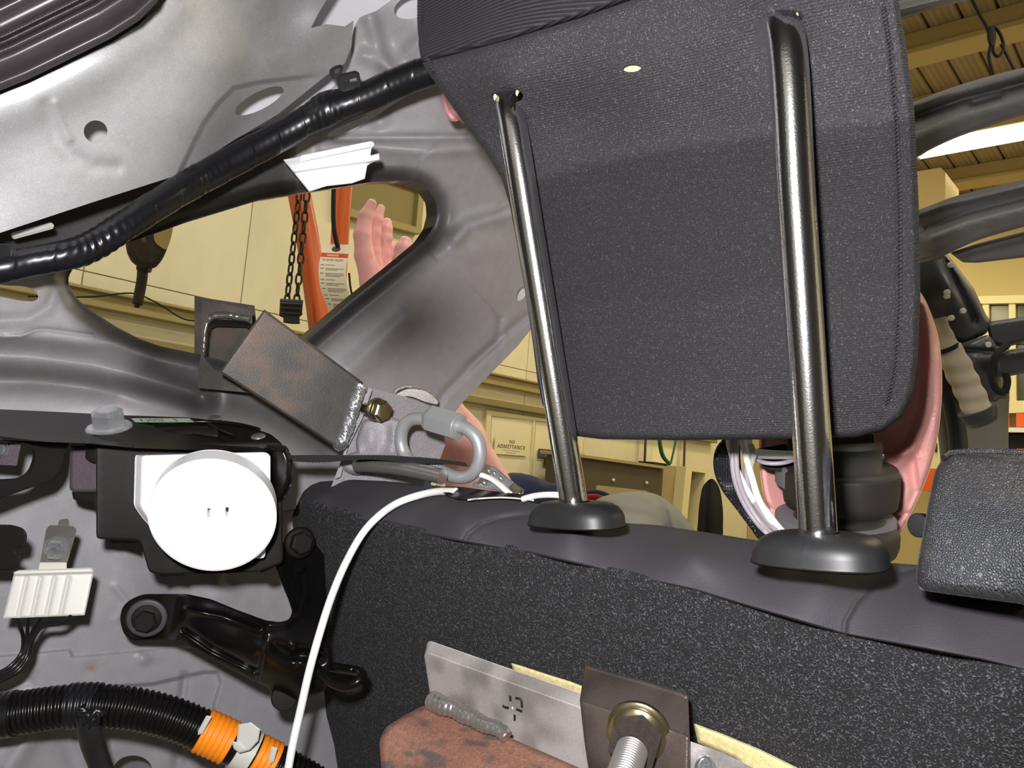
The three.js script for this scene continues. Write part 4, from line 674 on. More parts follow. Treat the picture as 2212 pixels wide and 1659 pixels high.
// ================================================================ rear seat
let vinylD;
const seatD = (x, y) => { const r = rayOf(x, y); return -0.272 / (r.z - 0.42 * r.y); };
{
  const seat = thing('rear_seat', 'charcoal carpeted rear seat back with a dark grey vinyl top', 'car seat');
  const cd = sum(seatD, ridge([[600, 1060], [640, 1150], [665, 1290], [700, 1480], [735, 1720]], 30, 0.012));
  const cutout = null;
  add(seat, 'carpet_panel', sheet({ out: poly([[640, 1088, 20], [630, 1118], [635, 1155], [650, 1212], [665, 1290], [676, 1380], [698, 1475], [705, 1545], [722, 1610], [740, 1730], [2270, 1730], [2270, 1452], [2120, 1418], [1985, 1390], [1820, 1358], [1650, 1308], [1500, 1264], [1300, 1219], [1150, 1184], [1000, 1157], [850, 1127], [750, 1102], [665, 1078]], 6), d: cd, L: 16, round: 0.006, roundPx: 12, t: 0.02 }), M.carpet);
  const seam1 = [[1000, 1175], [1012, 1154], [1040, 1133], [1080, 1120], [1120, 1114], [1160, 1112]], seam2 = [[1822, 1376], [1826, 1342], [1850, 1300], [1888, 1262], [1935, 1240], [2000, 1224]];
  const vd = vinylD = sum(tps([[640, 1100, .505], [700, 1100, .482], [900, 1150, .424], [1106, 1184, .375], [1300, 1228, .340], [1500, 1274, .309], [1820, 1368, .270], [2200, 1448, .238], [690, 1042, .53], [900, 1046, .47], [1106, 1076, .42], [1350, 1128, .38], [1500, 1146, .36], [1700, 1182, .33], [1890, 1215, .312], [2000, 1222, .30], [2200, 1285, .27], [690, 1070, .495], [800, 1085, .462], [1000, 1115, .40], [1240, 1150, .350], [1500, 1195, .318], [1770, 1258, .284], [2000, 1320, .262]]),
    ridge(seam1, 6, 0.0022), ridge(seam2, 6, 0.0022), step(seam2, 14, -0.003), step(seam1, 16, 0.003));
  add(seat, 'vinyl_top', sheet({ out: poly([[640, 1100], [642, 1088], [655, 1062], [672, 1048], [692, 1040], [760, 1036], [830, 1039], [950, 1050], [1060, 1066], [1150, 1086], [1250, 1105], [1350, 1130], [1420, 1134], [1500, 1146], [1640, 1168], [1780, 1195], [1895, 1214], [1980, 1220], [2100, 1250], [2270, 1300], [2270, 1462], [2120, 1426], [1985, 1400], [1820, 1370], [1650, 1320], [1500, 1276], [1300, 1231], [1150, 1196], [1000, 1171], [850, 1141], [750, 1117], [665, 1092]], 4), d: vd, L: 14, t: 0.05, round: 0.006, roundPx: 6 }), M.vinyl);
  // guide sleeves of the head restraint
  const postAxis = V3(0.02, 1, 0.12).normalize();
  for (const [x, y, d, k] of [[1244, 1130, .352, 0.97], [1768, 1212, .268, 0.94]]) {
    const prof = [[0.3, 1.0], [0.55, 0.99], [0.72, 0.93], [0.86, 0.78], [0.95, 0.55], [0.99, 0.3], [1.0, 0.05], [1.02, 0.0], [1.02, -0.1], [0, -0.1]].reverse();
    const g = new THREE.LatheGeometry(prof.map((p) => new THREE.Vector2(p[0], p[1])), 56), A = g.attributes.position;
    for (let i = 0; i < A.count; i++) { const X = A.getX(i), Z = A.getZ(i), r = Math.hypot(X, Z) || 1, t = Math.atan2(Z, X), q = 1 / Math.pow(Math.abs(Math.cos(t)) ** 2.6 + Math.abs(Math.sin(t)) ** 2.6, 1 / 2.6); A.setXYZ(i, X * q * 0.0235 * k, A.getY(i) * 0.0098, Z * q * 0.0155 * k); }
    g.computeVertexNormals(); const m = new THREE.Matrix4().makeBasis(V3(1, 0.05, 0).normalize(), postAxis, V3(1, 0.05, 0).normalize().cross(postAxis).normalize()); g.applyMatrix4(m); const c = P(x, y, d); g.translate(c.x, c.y, c.z);
    add(seat, 'guide_sleeve', g, M.blackPlastic, 'rounded black post guide');
  }
  // cream foam edges laid bare where the carpet is cut
  add(seat, 'foam_edge', sheet({ out: poly([[1104, 1432], [1125, 1438], [1180, 1456], [1232, 1472], [1274, 1488], [1262, 1503], [1236, 1500], [1180, 1478], [1112, 1458]], 3), d: sum(seatD, -0.007), t: 0.012, L: 8, round: 0.003, roundPx: 6 }), M.foam, 'cream foam showing in the carpet cut');
  add(seat, 'foam_edge', sheet({ out: poly([[1498, 1562], [1560, 1585], [1640, 1618], [1730, 1662], [1800, 1700], [1640, 1700], [1590, 1640], [1508, 1604]], 4), d: sum(seatD, -0.007), t: 0.012, L: 8, round: 0.004, roundPx: 10 }), M.foam, 'cream foam showing in the carpet cut');
}
// ================================================================ head restraint
{
  const hr = thing('head_restraint', 'raised charcoal fabric head restraint on two chrome posts', 'headrest');
  const crease = [[850, 152], [912, 133], [960, 122], [1100, 84], [1250, 38], [1350, 3], [1500, -48], [1720, -118], [1936, -185]];
  const base = tps([[905, 60, .335], [915, 130, .327], [1000, 262, .340], [1095, 212, .303], [1095, 180, .289], [1095, 150, .284], [1100, 90, .282], [1110, 330, .331], [1130, 500, .350], [1160, 750, .362], [1210, 920, .367], [1350, 5, .255], [1360, 150, .267], [1400, 320, .296], [1400, 500, .312], [1400, 750, .322], [1400, 940, .332], [1690, 52, .223], [1690, 18, .2125], [1690, -20, .207], [1700, 240, .245], [1750, 400, .262], [1800, 600, .272], [1800, 850, .284], [1850, 935, .291], [1940, 60, .212], [1960, 250, .232], [1978, 430, .250], [1985, 650, .262], [1100, -50, .285], [1550, -50, .228], [1100, -240, .305], [1550, -250, .25], [1880, -240, .225], [930, -220, .345], [1900, -120, .208], [1250, 250, .305], [1550, 250, .268]]);
  const shape = sum(base, (x, y) => 0.0365 * clamp((1000 - y) / 850, 0, 1.15), ridge(crease, 10, 0.0016), step([[1130, 400], [1250, 356], [1450, 322], [1680, 290], [1900, 262]], 40, -0.003), ridge([[1180, 668], [1400, 656], [1680, 638]], 10, 0.0006),
    ridge([[1915, -20], [1925, 100], [1938, 250], [1944, 500], [1940, 750], [1925, 860], [1895, 920]], 6, 0.0012), 0);
  const right = [[1985, 450], [1988, 640], [1982, 780], [1972, 850], [1948, 900], [1908, 930], [1850, 945], [1700, 949], [1450, 951], [1300, 949], [1236, 941], [1196, 916], [1171, 872], [1161, 822], [1151, 742], [1136, 642], [1116, 522], [1101, 442], [1084, 388], [1050, 330], [1000, 263], [960, 205], [928, 162]];
  const body = poly([...right, [912, 135], [960, 122], [1100, 84], [1250, 38], [1350, 3], [1450, -31], [1500, -48], [1720, -118], [1930, -183], [1936, -60], [1944, 20], [1960, 120], [1976, 250]], 4);
  const toneLine = [[1000, 452], [1130, 402], [1250, 358], [1450, 322], [1680, 290], [1990, 250]]; // the cover colour is paler above this line
  const flatTop = (x, y) => shape(x, y);
  const hole1 = oval(1095, 206, 35, 17, 4), hole2 = oval(1692, 38, 46, 20, -6);
  add(hr, 'cushion', sheet({ out: body, holes: [hole1, hole2, oval(1365, 147.5, 19, 8, -4)], d: flatTop, L: 12, round: 0.010, roundPx: 16, t: 0.09, color: (x, y) => { const [d, sd] = near(toneLine, x, y), k = sd * d, low = ss(-12, 12, k), v = 1.62 - 0.62 * low - 0.12 * low * (1 - ss(640, 670, y + (x - 1200) * 0.06)) + 0.22 * ss(780, 940, y); return [v, v, v]; } }), M.knit);
  add(hr, 'twill_cover', sheet({ out: poly([[960, -220, 30], [912, -120], [905, -60], [905, 60], [904, 95], [908, 122], [916, 135], [960, 123], [1100, 85], [1250, 39], [1350, 4], [1450, -30], [1500, -47], [1720, -117], [1930, -182], [1915, -250, 30], [1800, -270], [1100, -270]], 3), d: sum(shape, -0.0012), L: 14, round: 0.007, roundPx: 14, t: 0.09 }), M.twill, 'ribbed black twill over the top');
  add(hr, 'piping', tube(path([[908, -40], [907, 50], [914, 100], [930, 140], [940, 156]].map(([x, y]) => [x, y, shape(x, y) + 0.001])), (t, a) => 0.0012, { n: 40, m: 8 }), M.twill);
  add(hr, 'liner', [sheet({ out: oval(1097, 206, 46, 28, 8), d: .369, t: 0.01 }), sheet({ out: oval(1696, 42, 60, 34, -6), d: .285, t: 0.01 })], M.cloth);
  add(hr, 'foam_plug', sheet({ out: oval(1365, 148, 24, 11, -4), d: (x, y) => shape(x, y) + 0.0025, t: 0.006, L: 6 }), M.foam, 'cream foam in the small slit');
  for (const [x, y] of [[1070, 209], [1118, 200], [1653, 47], [1722, 33], [1663, 34]]) add(hr, 'foam_shred', sheet({ out: curve([[x - 3, y - 4], [x + 0, y - 6], [x + 3, y - 1], [x + 1, y + 3], [x - 1, y + 8], [x - 4, y + 2]]), d: shape(x, y) - 0.0004, t: 0.0015, L: 4 }), M.foam);
  const stitches = [], seamLine = [[1906, 20], [1920, 100], [1934, 250], [1942, 450], [1942, 650], [1934, 790], [1916, 870]];
  resampleOpen(seamLine, 9).forEach(([x, y]) => { const A = P(x - 6, y + 4, shape(x - 6, y + 4) - 0.0002), B = P(x + 6, y - 4, shape(x + 6, y - 4) - 0.0002), C = P(x, y, shape(x, y) - 0.0009); stitches.push(tube([A, C, B], 0.00035, { n: 4, m: 5 })); });
  const st = add(hr, 'stitching', stitches, M.twill); st.userData.kind = 'stuff';
  const post = (a, b, r) => { const A = P(...a), B = P(...b), d = B.clone().sub(A).normalize(); return tube([A.clone().addScaledVector(d, -0.004), A, A.clone().lerp(B, 0.33), A.clone().lerp(B, 0.66), B.clone().addScaledVector(d, -0.006), B.clone().addScaledVector(d, 0.0015).add(cv(0, 0, -0.005)), B.clone().addScaledVector(d, 0.003).add(cv(0, 0, -0.03))], r, { n: 90, m: 40 }); };
  add(hr, 'post', post([1241, 1095, .353], [1097, 207, .342], 0.00625), M.chrome, 'farther chrome post');
  add(hr, 'post', post([1768, 1165, .268], [1694, 44, .2585], 0.00625), M.chrome, 'nearer chrome post');
}
{
  const h2 = thing('low_head_restraint', 'low black grained vinyl head restraint resting on the seat top at the right', 'headrest');
  add(h2, 'cushion', sheet({ out: poly([[1979, 1262], [1980, 1225], [1992, 1160], [2010, 1062], [2022, 1008], [2050, 978], [2130, 974], [2290, 978], [2290, 1330], [2212, 1306], [2060, 1286], [1992, 1276]], 26), d: sum(tps([[1980, 1260, .232], [2010, 1060, .245], [2050, 980, .262], [2212, 980, .25], [2130, 1050, .235], [2130, 1200, .218], [2212, 1300, .212], [2060, 1280, .222], [2280, 1150, .205]])), L: 12, round: 0.012, roundPx: 34, t: 0.07 }), M.grain);
  add(h2, 'seam', tube(path([[2038, 988, .262], [2060, 977, .267], [2120, 974, .26], [2200, 976, .252], [2280, 978, .246]]), (t) => 0.0009, { n: 60, m: 8 }), M.grain);
  add(h2, 'button', disc(P(1994, 1135, .262), cv(-1, 0.1, 0.4), 0.004, 0.003), M.blackPlastic);
}
// ================================================================ wire harness along the rail
{
  const h = thing('wire_harness', 'thick tape wrapped black wire harness running along the window rail', 'wire harness');
  const line = [[-80, 590, .385], [0, 580, .39], [70, 564, .398], [140, 552, .405], [190, 536, .412], [250, 500, .42], [330, 448, .435], [400, 405, .452], [470, 366, .466], [560, 318, .478], [650, 270, .485], [720, 234, .486], [780, 214, .486], [860, 178, .483], [940, 148, .478], [1010, 120, .475]];
  add(h, 'bundle', tube(path(line), (t, a) => { const g = (c, w) => Math.exp(-(((t - c) / w) ** 2)), ph = t * 17 + a / 6.283, fr = ph - Math.floor(ph), wr = 0.00035 * ss(0, 0.9, fr) * (1 - ss(0.93, 1, fr)); const n = Math.sin(a * 3 + t * 260) * Math.sin(a * 2 - t * 190 + 1) + 0.6 * Math.sin(a * 5 + t * 420); return 0.0073 + 0.0016 * ss(0.15, 0.55, t) + wr * 0.7 + 0.0022 * g(0.71, 0.03) + 0.0004 * g(0.17, 0.05) + 0.0005 * n * (0.05 + 0.4 * g(0.19, 0.06) + 0.3 * g(0.71, 0.035) + 0.25 * g(0.42, 0.02)); }, { n: 620, m: 40 }), M.tape);
  for (const [x, y, d, dx, dy] of [[780, 212, .488, 10, 26], [840, 188, .484, 8, 24]]) add(h, 'tape_edge', tube(path([[x - dx, y - dy, d - .0045], [x, y, d - .0096], [x + dx, y + dy, d - .0045]]), 0.0006, { n: 14, m: 6 }), M.tape);
  add(h, 'clip', [sheet({ out: poly([[726, 168], [736, 160], [768, 152], [776, 157], [781, 185], [778, 193], [738, 200], [730, 190]], 3), holes: [poly([[741, 176], [770, 168], [773, 180], [745, 187]])], d: .478, t: 0.007, L: 6, round: 0.001, roundPx: 3 }), sheet({ out: poly([[740, 178], [755, 172], [758, 181], [744, 186]]), d: .481, t: 0.005, L: 6 }), sheet({ out: poly([[712, 150], [724, 142], [736, 139], [742, 144], [738, 165], [730, 172], [716, 168], [711, 158]], 3), holes: [poly([[721, 150], [734, 147], [732, 158], [723, 160]])], d: .492, t: 0.006, L: 6, round: 0.001, roundPx: 3 })], M.blackPlastic, 'black plastic clip');
  add(h, 'clip', sheet({ out: poly([[-60, 520], [0, 526], [22, 528], [27, 540], [26, 556], [0, 558], [-60, 560]], 3), d: .385, t: 0.006, L: 8, round: 0.001, roundPx: 3 }), M.blackPlastic, 'black plastic clip');
  const wc = thing('white_plastic_clip', 'bright white plastic clip block under the black wire harness', 'clip');
  add(wc, 'body', sheet({ out: poly([[612, 345], [640, 340, 2], [803, 305], [808, 309, 2], [808, 314], [803, 318], [800, 336], [819, 331, 2], [820, 345, 2], [800, 353], [793, 358], [788, 386, 2], [760, 396], [705, 402], [668, 414, 2]], 1), d: sum(() => .497, step([[640, 372], [720, 360], [800, 350]], 3, 0.003), ridge([[600, 350], [700, 330], [800, 316]], 8, 0.002)), t: 0.020, L: 8, round: 0.0012, roundPx: 4 }), M.white);
  add(wc, 'tab', sheet({ out: poly([[650, 336], [800, 305], [800, 318], [648, 350]], 2), d: .4945, t: 0.004, L: 10 }), M.white);
  const pc = thing('pale_clip', 'small pale clip tucked under the panel edge at the far left', 'clip');
  add(pc, 'body', [sheet({ out: poly([[24, 503], [110, 480], [117, 486], [115, 494], [30, 517], [25, 512]], 3), d: .428, t: 0.008, L: 8, round: 0.001, roundPx: 4 }), sheet({ out: poly([[28, 508], [114, 486], [116, 490], [30, 513]], 1), d: .4265, t: 0.002, L: 10 })], M.nylon);
  const pt = thing('pink_vinyl_tip', 'small glossy pink vinyl tip poking out behind the edge of the raised head restraint', 'dummy part');
  add(pt, 'tip', sheet({ out: curve([[955, 203], [958, 230], [965, 250], [975, 261], [985, 262], [993, 260], [1000, 267], [1012, 264], [1030, 250], [1000, 215], [975, 195]]), d: sum(() => .505, bump(980, 240, 22, 26, -0.01), ridge([[960, 205], [968, 240], [985, 258]], 4, 0.002)), t: 0.02, L: 5, round: 0.004, roundPx: 7 }), M.skin);
}
// ================================================================ welded belt anchor and its link
{
  const a = thing('welded_anchor_bracket', 'heat stained welded steel anchor bracket with plate and square tube under the window', 'bracket');
  add(a, 'square_tube', sheet({ out: poly([[437, 650], [452, 651], [545, 669], [545, 710], [580, 740], [560, 850], [470, 842], [428, 838], [428, 800], [436, 760]], 3), holes: [poly([[447, 700, 8], [462, 690, 12], [536, 692], [570, 730], [540, 798], [480, 806, 6], [462, 799], [441, 772]])], d: .515, vec: [-0.018, -0.001, -0.05], L: 10 }), M.steel);
  add(a, 'inner_wall', sheet({ out: poly([[420, 640], [550, 660], [570, 850], [420, 850]]), d: .575, t: 0.003, L: 30 }), M.steel);
  add(a, 'weld_bead', tube(path([[440, 760, .513], [443, 720, .512], [448, 697, .512], [460, 684, .512], [490, 681, .512], [515, 685, .512], [540, 690, .512]]), (t, b) => 0.0011 + 0.00018 * Math.sin(t * 47 + 2 * Math.sin(t * 19 + b)) + 0.0012 * ss(0.35, 0.5, t), { n: 120, m: 12 }), M.weld, 'silvery weld');
  add(a, 'flat_plate', sheet({ out: poly([[571, 668], [785, 826], [764, 900], [728, 968], [600, 884], [474, 804]], 3), d: tps([[571, 668, .478], [785, 826, .505], [728, 968, .50], [474, 804, .468]]), vec: [-0.006, 0.0012, -0.018], L: 14, round: 0.002, roundPx: 6 }), M.steel, 'brownish rectangular steel plate');
  add(a, 'weld_bead', tube(path([[781, 832, .497], [770, 862, .495], [760, 895, .494], [748, 930, .493], [738, 955, .492], [732, 963, .495]]), (t, b) => 0.0039 + 0.00025 * Math.sin(t * 58 + 2.2 * Math.sin(b * 2 + t * 9)) + 0.0003 * Math.sin(t * 21 + b * 3) + 0.00015 * Math.sin(t * 130 + b * 5), { n: 130, m: 18 }), M.zinc, 'bright bumpy weld');
  add(a, 'anchor_plate', sheet({ out: poly([[795, 836], [880, 858], [958, 888, 3], [955, 915], [962, 960], [925, 1060], [712, 1060], [735, 1000], [760, 940], [780, 885]], 3), d: tps([[795, 836, .512], [958, 888, .54], [712, 1060, .508], [925, 1060, .535]]), t: 0.006, L: 12 }), M.galv, 'grey coated anchor plate');
  add(a, 'anchor_edge', sheet({ out: poly([[793, 838], [804, 842], [782, 905], [752, 965], [736, 1030], [724, 1035], [748, 960], [775, 900]], 1), d: .503, t: 0.008, L: 10 }), M.galv);
  add(a, 'link_mount', sheet({ out: poly([[784, 906], [850, 900], [868, 910], [862, 950], [868, 990], [800, 1000], [770, 990], [768, 950]], 8), d: sum(() => .502, bump(800, 950, 20, 30, -0.003), bump(845, 975, 18, 18, -0.003), bump(775, 975, 14, 14, -0.002), bump(850, 940, 10, 24, -0.003)), t: 0.014, L: 7, round: 0.004, roundPx: 9 }), M.galv);
  const bx = cv(0.75, -0.18, 0.75);
  const ab = add(a, 'bolt', [hex(P(820, 886, .492), bx, 0.0068, 0.0052, 0.4), lathe(P(790, 883, .505), bx, [[0, 0], [0.0042, 0], [0.0042, 0.012], [0, 0.012]], 20)], M.yellowZinc, 'yellowish hex bolt');
  add(ab, 'washer', disc(P(812, 884, .4945), bx, 0.0075, 0.0026), M.yellowZinc);
  add(a, 'rod', tube(path([[772, 1004, .489], [800, 1004, .483], [860, 1010, .472], [920, 1021, .461], [956, 1030, .454]]), (t) => 0.0046, { n: 40, m: 24 }), M.cutSteel, 'steel rod with a bright cut end');
  add(a, 'weld_lump', [sheet({ out: curve([[745, 985], [775, 975], [800, 988], [810, 1010], [770, 1025], [740, 1012]]), d: .499, t: 0.01, L: 7, round: 0.005, roundPx: 12 })], M.galv);

  const q = thing('quick_link', 'matt zinc quick link with a hex sleeve hooked through the anchor bracket', 'quick link');
  add(q, 'ring', tube(path([[960, 917, .470], [912, 905, .478], [886, 908, .483], [870, 926, .486], [866, 955, .488], [874, 982, .487], [892, 1000, .482], [940, 1012, .474], [985, 1030, .466], [1012, 1028, .461], [1030, 1010, .457], [1037, 980, .455], [1030, 948, .455], [1008, 926, .458], [985, 920, .463]]), 0.0040, { n: 140, m: 20, closed: true }), M.link);
  const ax = P(918, 905, .476).sub(P(990, 926, .461)).normalize();
  const nutC = P(990, 922, .4615);
  add(q, 'hex_sleeve', [hex(nutC, ax, 0.0088, 0.0235, 0.3), disc(nutC.clone().addScaledVector(ax, -0.001), ax, 0.0070, 0.002)], M.link, 'hexagonal threaded sleeve');
}
// ================================================================ belt webbing and retractor
{
  const w = thing('belt_webbing', 'black seat belt webbing pulled edge-on from the retractor to the quick link', 'seat belt');
  const up = [[612, 986, .447], [640, 985, .452], [700, 985, .458], [760, 985, .463], [830, 985, .466], [890, 988, .466], [950, 993, .464], [1006, 1000, .461]];
  const pos = [], idx = [], tw = (i) => cv(0.002, -0.0021 - 0.0016 * Math.sin(i * 0.9) ** 2, 0.0), bk = rayOf(800, 990).multiplyScalar(0.022).add(cv(0, 0.0006, 0)), cpts = new THREE.CatmullRomCurve3(path(up)).getPoints(60);
  cpts.forEach((p, i) => { for (const [a, b] of [[0, 0], [1, 0], [1, 1], [0, 1]]) { const v = p.clone().addScaledVector(tw(i / 8), a).addScaledVector(bk, b); pos.push(v.x, v.y, v.z); } });
  for (let i = 0; i < cpts.length - 1; i++) for (let j = 0; j < 4; j++) { const a = i * 4 + j, b = i * 4 + (j + 1) % 4; idx.push(a, b, a + 4, b, b + 4, a + 4); }
  const g = new THREE.BufferGeometry(); g.setAttribute('position', new THREE.Float32BufferAttribute(pos, 3)); g.setAttribute('uv', new THREE.Float32BufferAttribute(new Float32Array(pos.length / 3 * 2), 2)); g.setIndex(idx); const gg = g.toNonIndexed(); gg.computeVertexNormals();
  add(w, 'strap', gg, M.web);
  const e = []; for (let i = 0; i < 60; i++) { const p = cpts[i].clone().add(cv(0, 0, 0.0004)), p2 = cpts[i].clone().add(tw(i / 8)).add(cv(0, 0, 0.0004)); e.push(tube([p, p2], 0.0006, { n: 1, m: 5 })); }
  add(w, 'woven_edge', e, M.web).userData.kind = 'stuff';
}
{
  const r = thing('belt_retractor', 'black seat belt retractor with a round white spool cover', 'seat belt retractor');
  add(r, 'frame', sheet({ out: poly([[207, 962], [608, 955], [612, 1215], [560, 1236], [346, 1242], [322, 1236], [302, 1168], [208, 1164]], 9), d: tps([[207, 962, .405], [608, 955, .455], [600, 1230, .45], [208, 1164, .402], [340, 1240, .42]]), t: 0.035, L: 16, round: 0.0012, roundPx: 5 }), M.black);
  add(r, 'spool_guard', sheet({ out: poly([[575, 960], [620, 962, 10], [632, 990, 10], [632, 1040, 12], [612, 1080, 14], [590, 1090]], 6), d: .442, t: 0.03, L: 8, round: 0.008, roundPx: 16 }), M.blackGloss);
  add(r, 'cover_plate', sheet({ out: poly([[306, 984], [575, 977], [584, 984], [584, 1090], [572, 1206], [398, 1208], [320, 1120], [303, 1095]], 8), d: tps([[306, 984, .408], [584, 984, .434], [572, 1206, .431], [303, 1095, .406]]), wvec: [-0.008, 0, 0], L: 12, round: 0.0015, roundPx: 5 }), M.white, 'square white backing plate');
  const face = oval(458, 1112, 140, 121, 6, 80);
  add(r, 'spool_cover', sheet({ out: face, holes: [poly([[448, 1098], [454, 1098], [454, 1118], [448, 1118]]), poly([[487, 1096], [494, 1096], [493, 1116], [487, 1116]])], d: tps([[330, 1080, .392], [590, 1080, .415], [458, 1000, .405], [458, 1230, .401]]), vec: [-0.004, 0.0035, -0.014], L: 10, round: 0.0016, roundPx: 7 }), M.white, 'round white spool cover with two slots');
  add(r, 'slot_floor', sheet({ out: poly([[435, 1085], [505, 1085], [505, 1130], [435, 1130]]), d: .412, t: 0.002, L: 20 }), M.black);
  // mounting plate on top
  const pd = tps([[0, 885, .418], [0, 932, .368], [150, 892, .440], [150, 945, .385], [300, 900, .468], [300, 958, .408], [450, 908, .492], [450, 964, .432], [600, 945, .490], [600, 966, .455], [-60, 930, .36]]);
  add(r, 'mounting_plate', sheet({ out: poly([[-60, 876], [0, 884], [150, 891], [270, 897], [410, 902], [470, 909], [540, 922], [585, 938], [606, 955, 6], [612, 964, 4], [560, 966], [500, 965], [400, 962], [300, 958], [250, 955], [100, 945], [0, 931], [-60, 925]], 2), holes: [poly([[326, 915], [450, 913], [456, 936], [374, 938], [352, 932]], 3)], d: pd, vec: [0, -0.0022, -0.0002], L: 10 }), M.blackGloss);
  add(r, 'edge_flange', sheet({ out: poly([[-60, 924], [0, 930], [100, 944], [250, 954], [400, 961], [500, 964], [600, 966], [613, 963], [612, 974], [560, 976], [400, 972], [290, 968], [250, 964], [200, 959], [100, 955], [0, 943], [-60, 936]], 1), d: sum(pd, -0.0006, ridge([[288, 950], [290, 970]], 3, 0.001), ridge([[440, 955], [442, 975]], 3, 0.001), ridge([[46, 930], [48, 950]], 3, 0.001)), t: 0.002, L: 8, round: 0.0008, roundPx: 3 }), M.blackGloss);
  add(r, 'rib', tube(path([[450, 915, .475], [480, 932, .462], [505, 941, .452]]), 0.0012, { n: 10, m: 8 }), M.blackGloss);
  add(r, 'rib', tube(path([[380, 912, .47], [455, 911, .478], [520, 918, .475], [560, 928, .47]]), 0.0012, { n: 16, m: 8 }), M.blackGloss);
  add(r, 'inner_drum', tube(path([[345, 955, .452], [400, 945, .458], [470, 948, .464]]), 0.006, { n: 10, m: 14 }), M.black);
  const upz = cv(0.02, 1, 0.30).normalize(), bc = P(236, 925, .413);
  const rb = add(r, 'bolt', [hex(bc.clone().addScaledVector(upz, 0.001), upz, 0.0086, 0.0085, 0.2), disc(bc.clone().addScaledVector(upz, 0.0094), upz, 0.006, 0.0012, 0.4)], M.zinc, 'zinc flange bolt');
  add(rb, 'flange', disc(bc, upz, 0.0112, 0.0016, 0.5), M.zinc);
  for (const [x, y, d] of [[463, 906, .487], [558, 945, .462], [556, 974, .447]]) add(r, 'rivet', disc(P(x, y, d), cv(0, 1, 0.35), 0.0042, 0.0016, 0.5), M.cutSteel);
  const [g, m] = printPlate([P(284, 903.5, .4605), P(409, 903.5, .4785), P(292, 911, .4525)], (c, w, h) => { c.fillStyle = '#cfe6c8'; c.fillRect(0, 0, w, h); c.fillStyle = '#223022'; c.fillRect(60, 18, 14, 40); c.font = 'bold 52px sans-serif'; c.fillText('JAVOA', 110, 58); c.font = 'bold 60px sans-serif'; c.fillText('5', 350, 60); }, 512, 76, 0.0004);
  add(r, 'label', g, m, 'pale green printed label');
  add(r, 'sensor_box', [sheet({ out: poly([[151, 962], [214, 962], [214, 1063], [160, 1063, 8], [150, 1058, 6]], 3), d: .418, t: 0.03, L: 12, round: 0.003, roundPx: 9 })], M.sensor, 'grained dark grey sensor box');
  add(r, 'sensor_foot', sheet({ out: poly([[155, 1062], [212, 1062], [212, 1110], [196, 1088], [172, 1084], [158, 1078]], 3), d: .424, t: 0.02, L: 12, round: 0.002, roundPx: 5 }), M.black);
  add(r, 'tab', sheet({ out: poly([[185, 958], [212, 958], [212, 1003], [195, 998], [184, 990]], 4), d: .412, t: 0.004, L: 12, round: 0.001, roundPx: 4 }), M.black);
  add(r, 'lower_clip', sheet({ out: poly([[236, 1164], [298, 1164], [300, 1186], [285, 1180], [262, 1174], [240, 1174]], 3), d: .43, t: 0.01, L: 10 }), M.blackGloss);
  add(r, 'lower_clip', sheet({ out: poly([[340, 1238], [400, 1236], [398, 1246], [372, 1244], [350, 1250]], 2), d: .43, t: 0.01, L: 10 }), M.blackGloss);
  add(r, 'buckle_tab', sheet({ out: poly([[590, 1060], [640, 1070], [640, 1100], [600, 1105], [596, 1240], [575, 1246], [560, 1236], [580, 1160]], 6), d: .455, t: 0.02, L: 12 }), M.black);
  add(r, 'tab', sheet({ out: poly([[582, 1150], [602, 1150], [600, 1165], [580, 1165]], 1), d: .452, t: 0.003, L: 10 }), M.gold, 'small yellow tab');
}
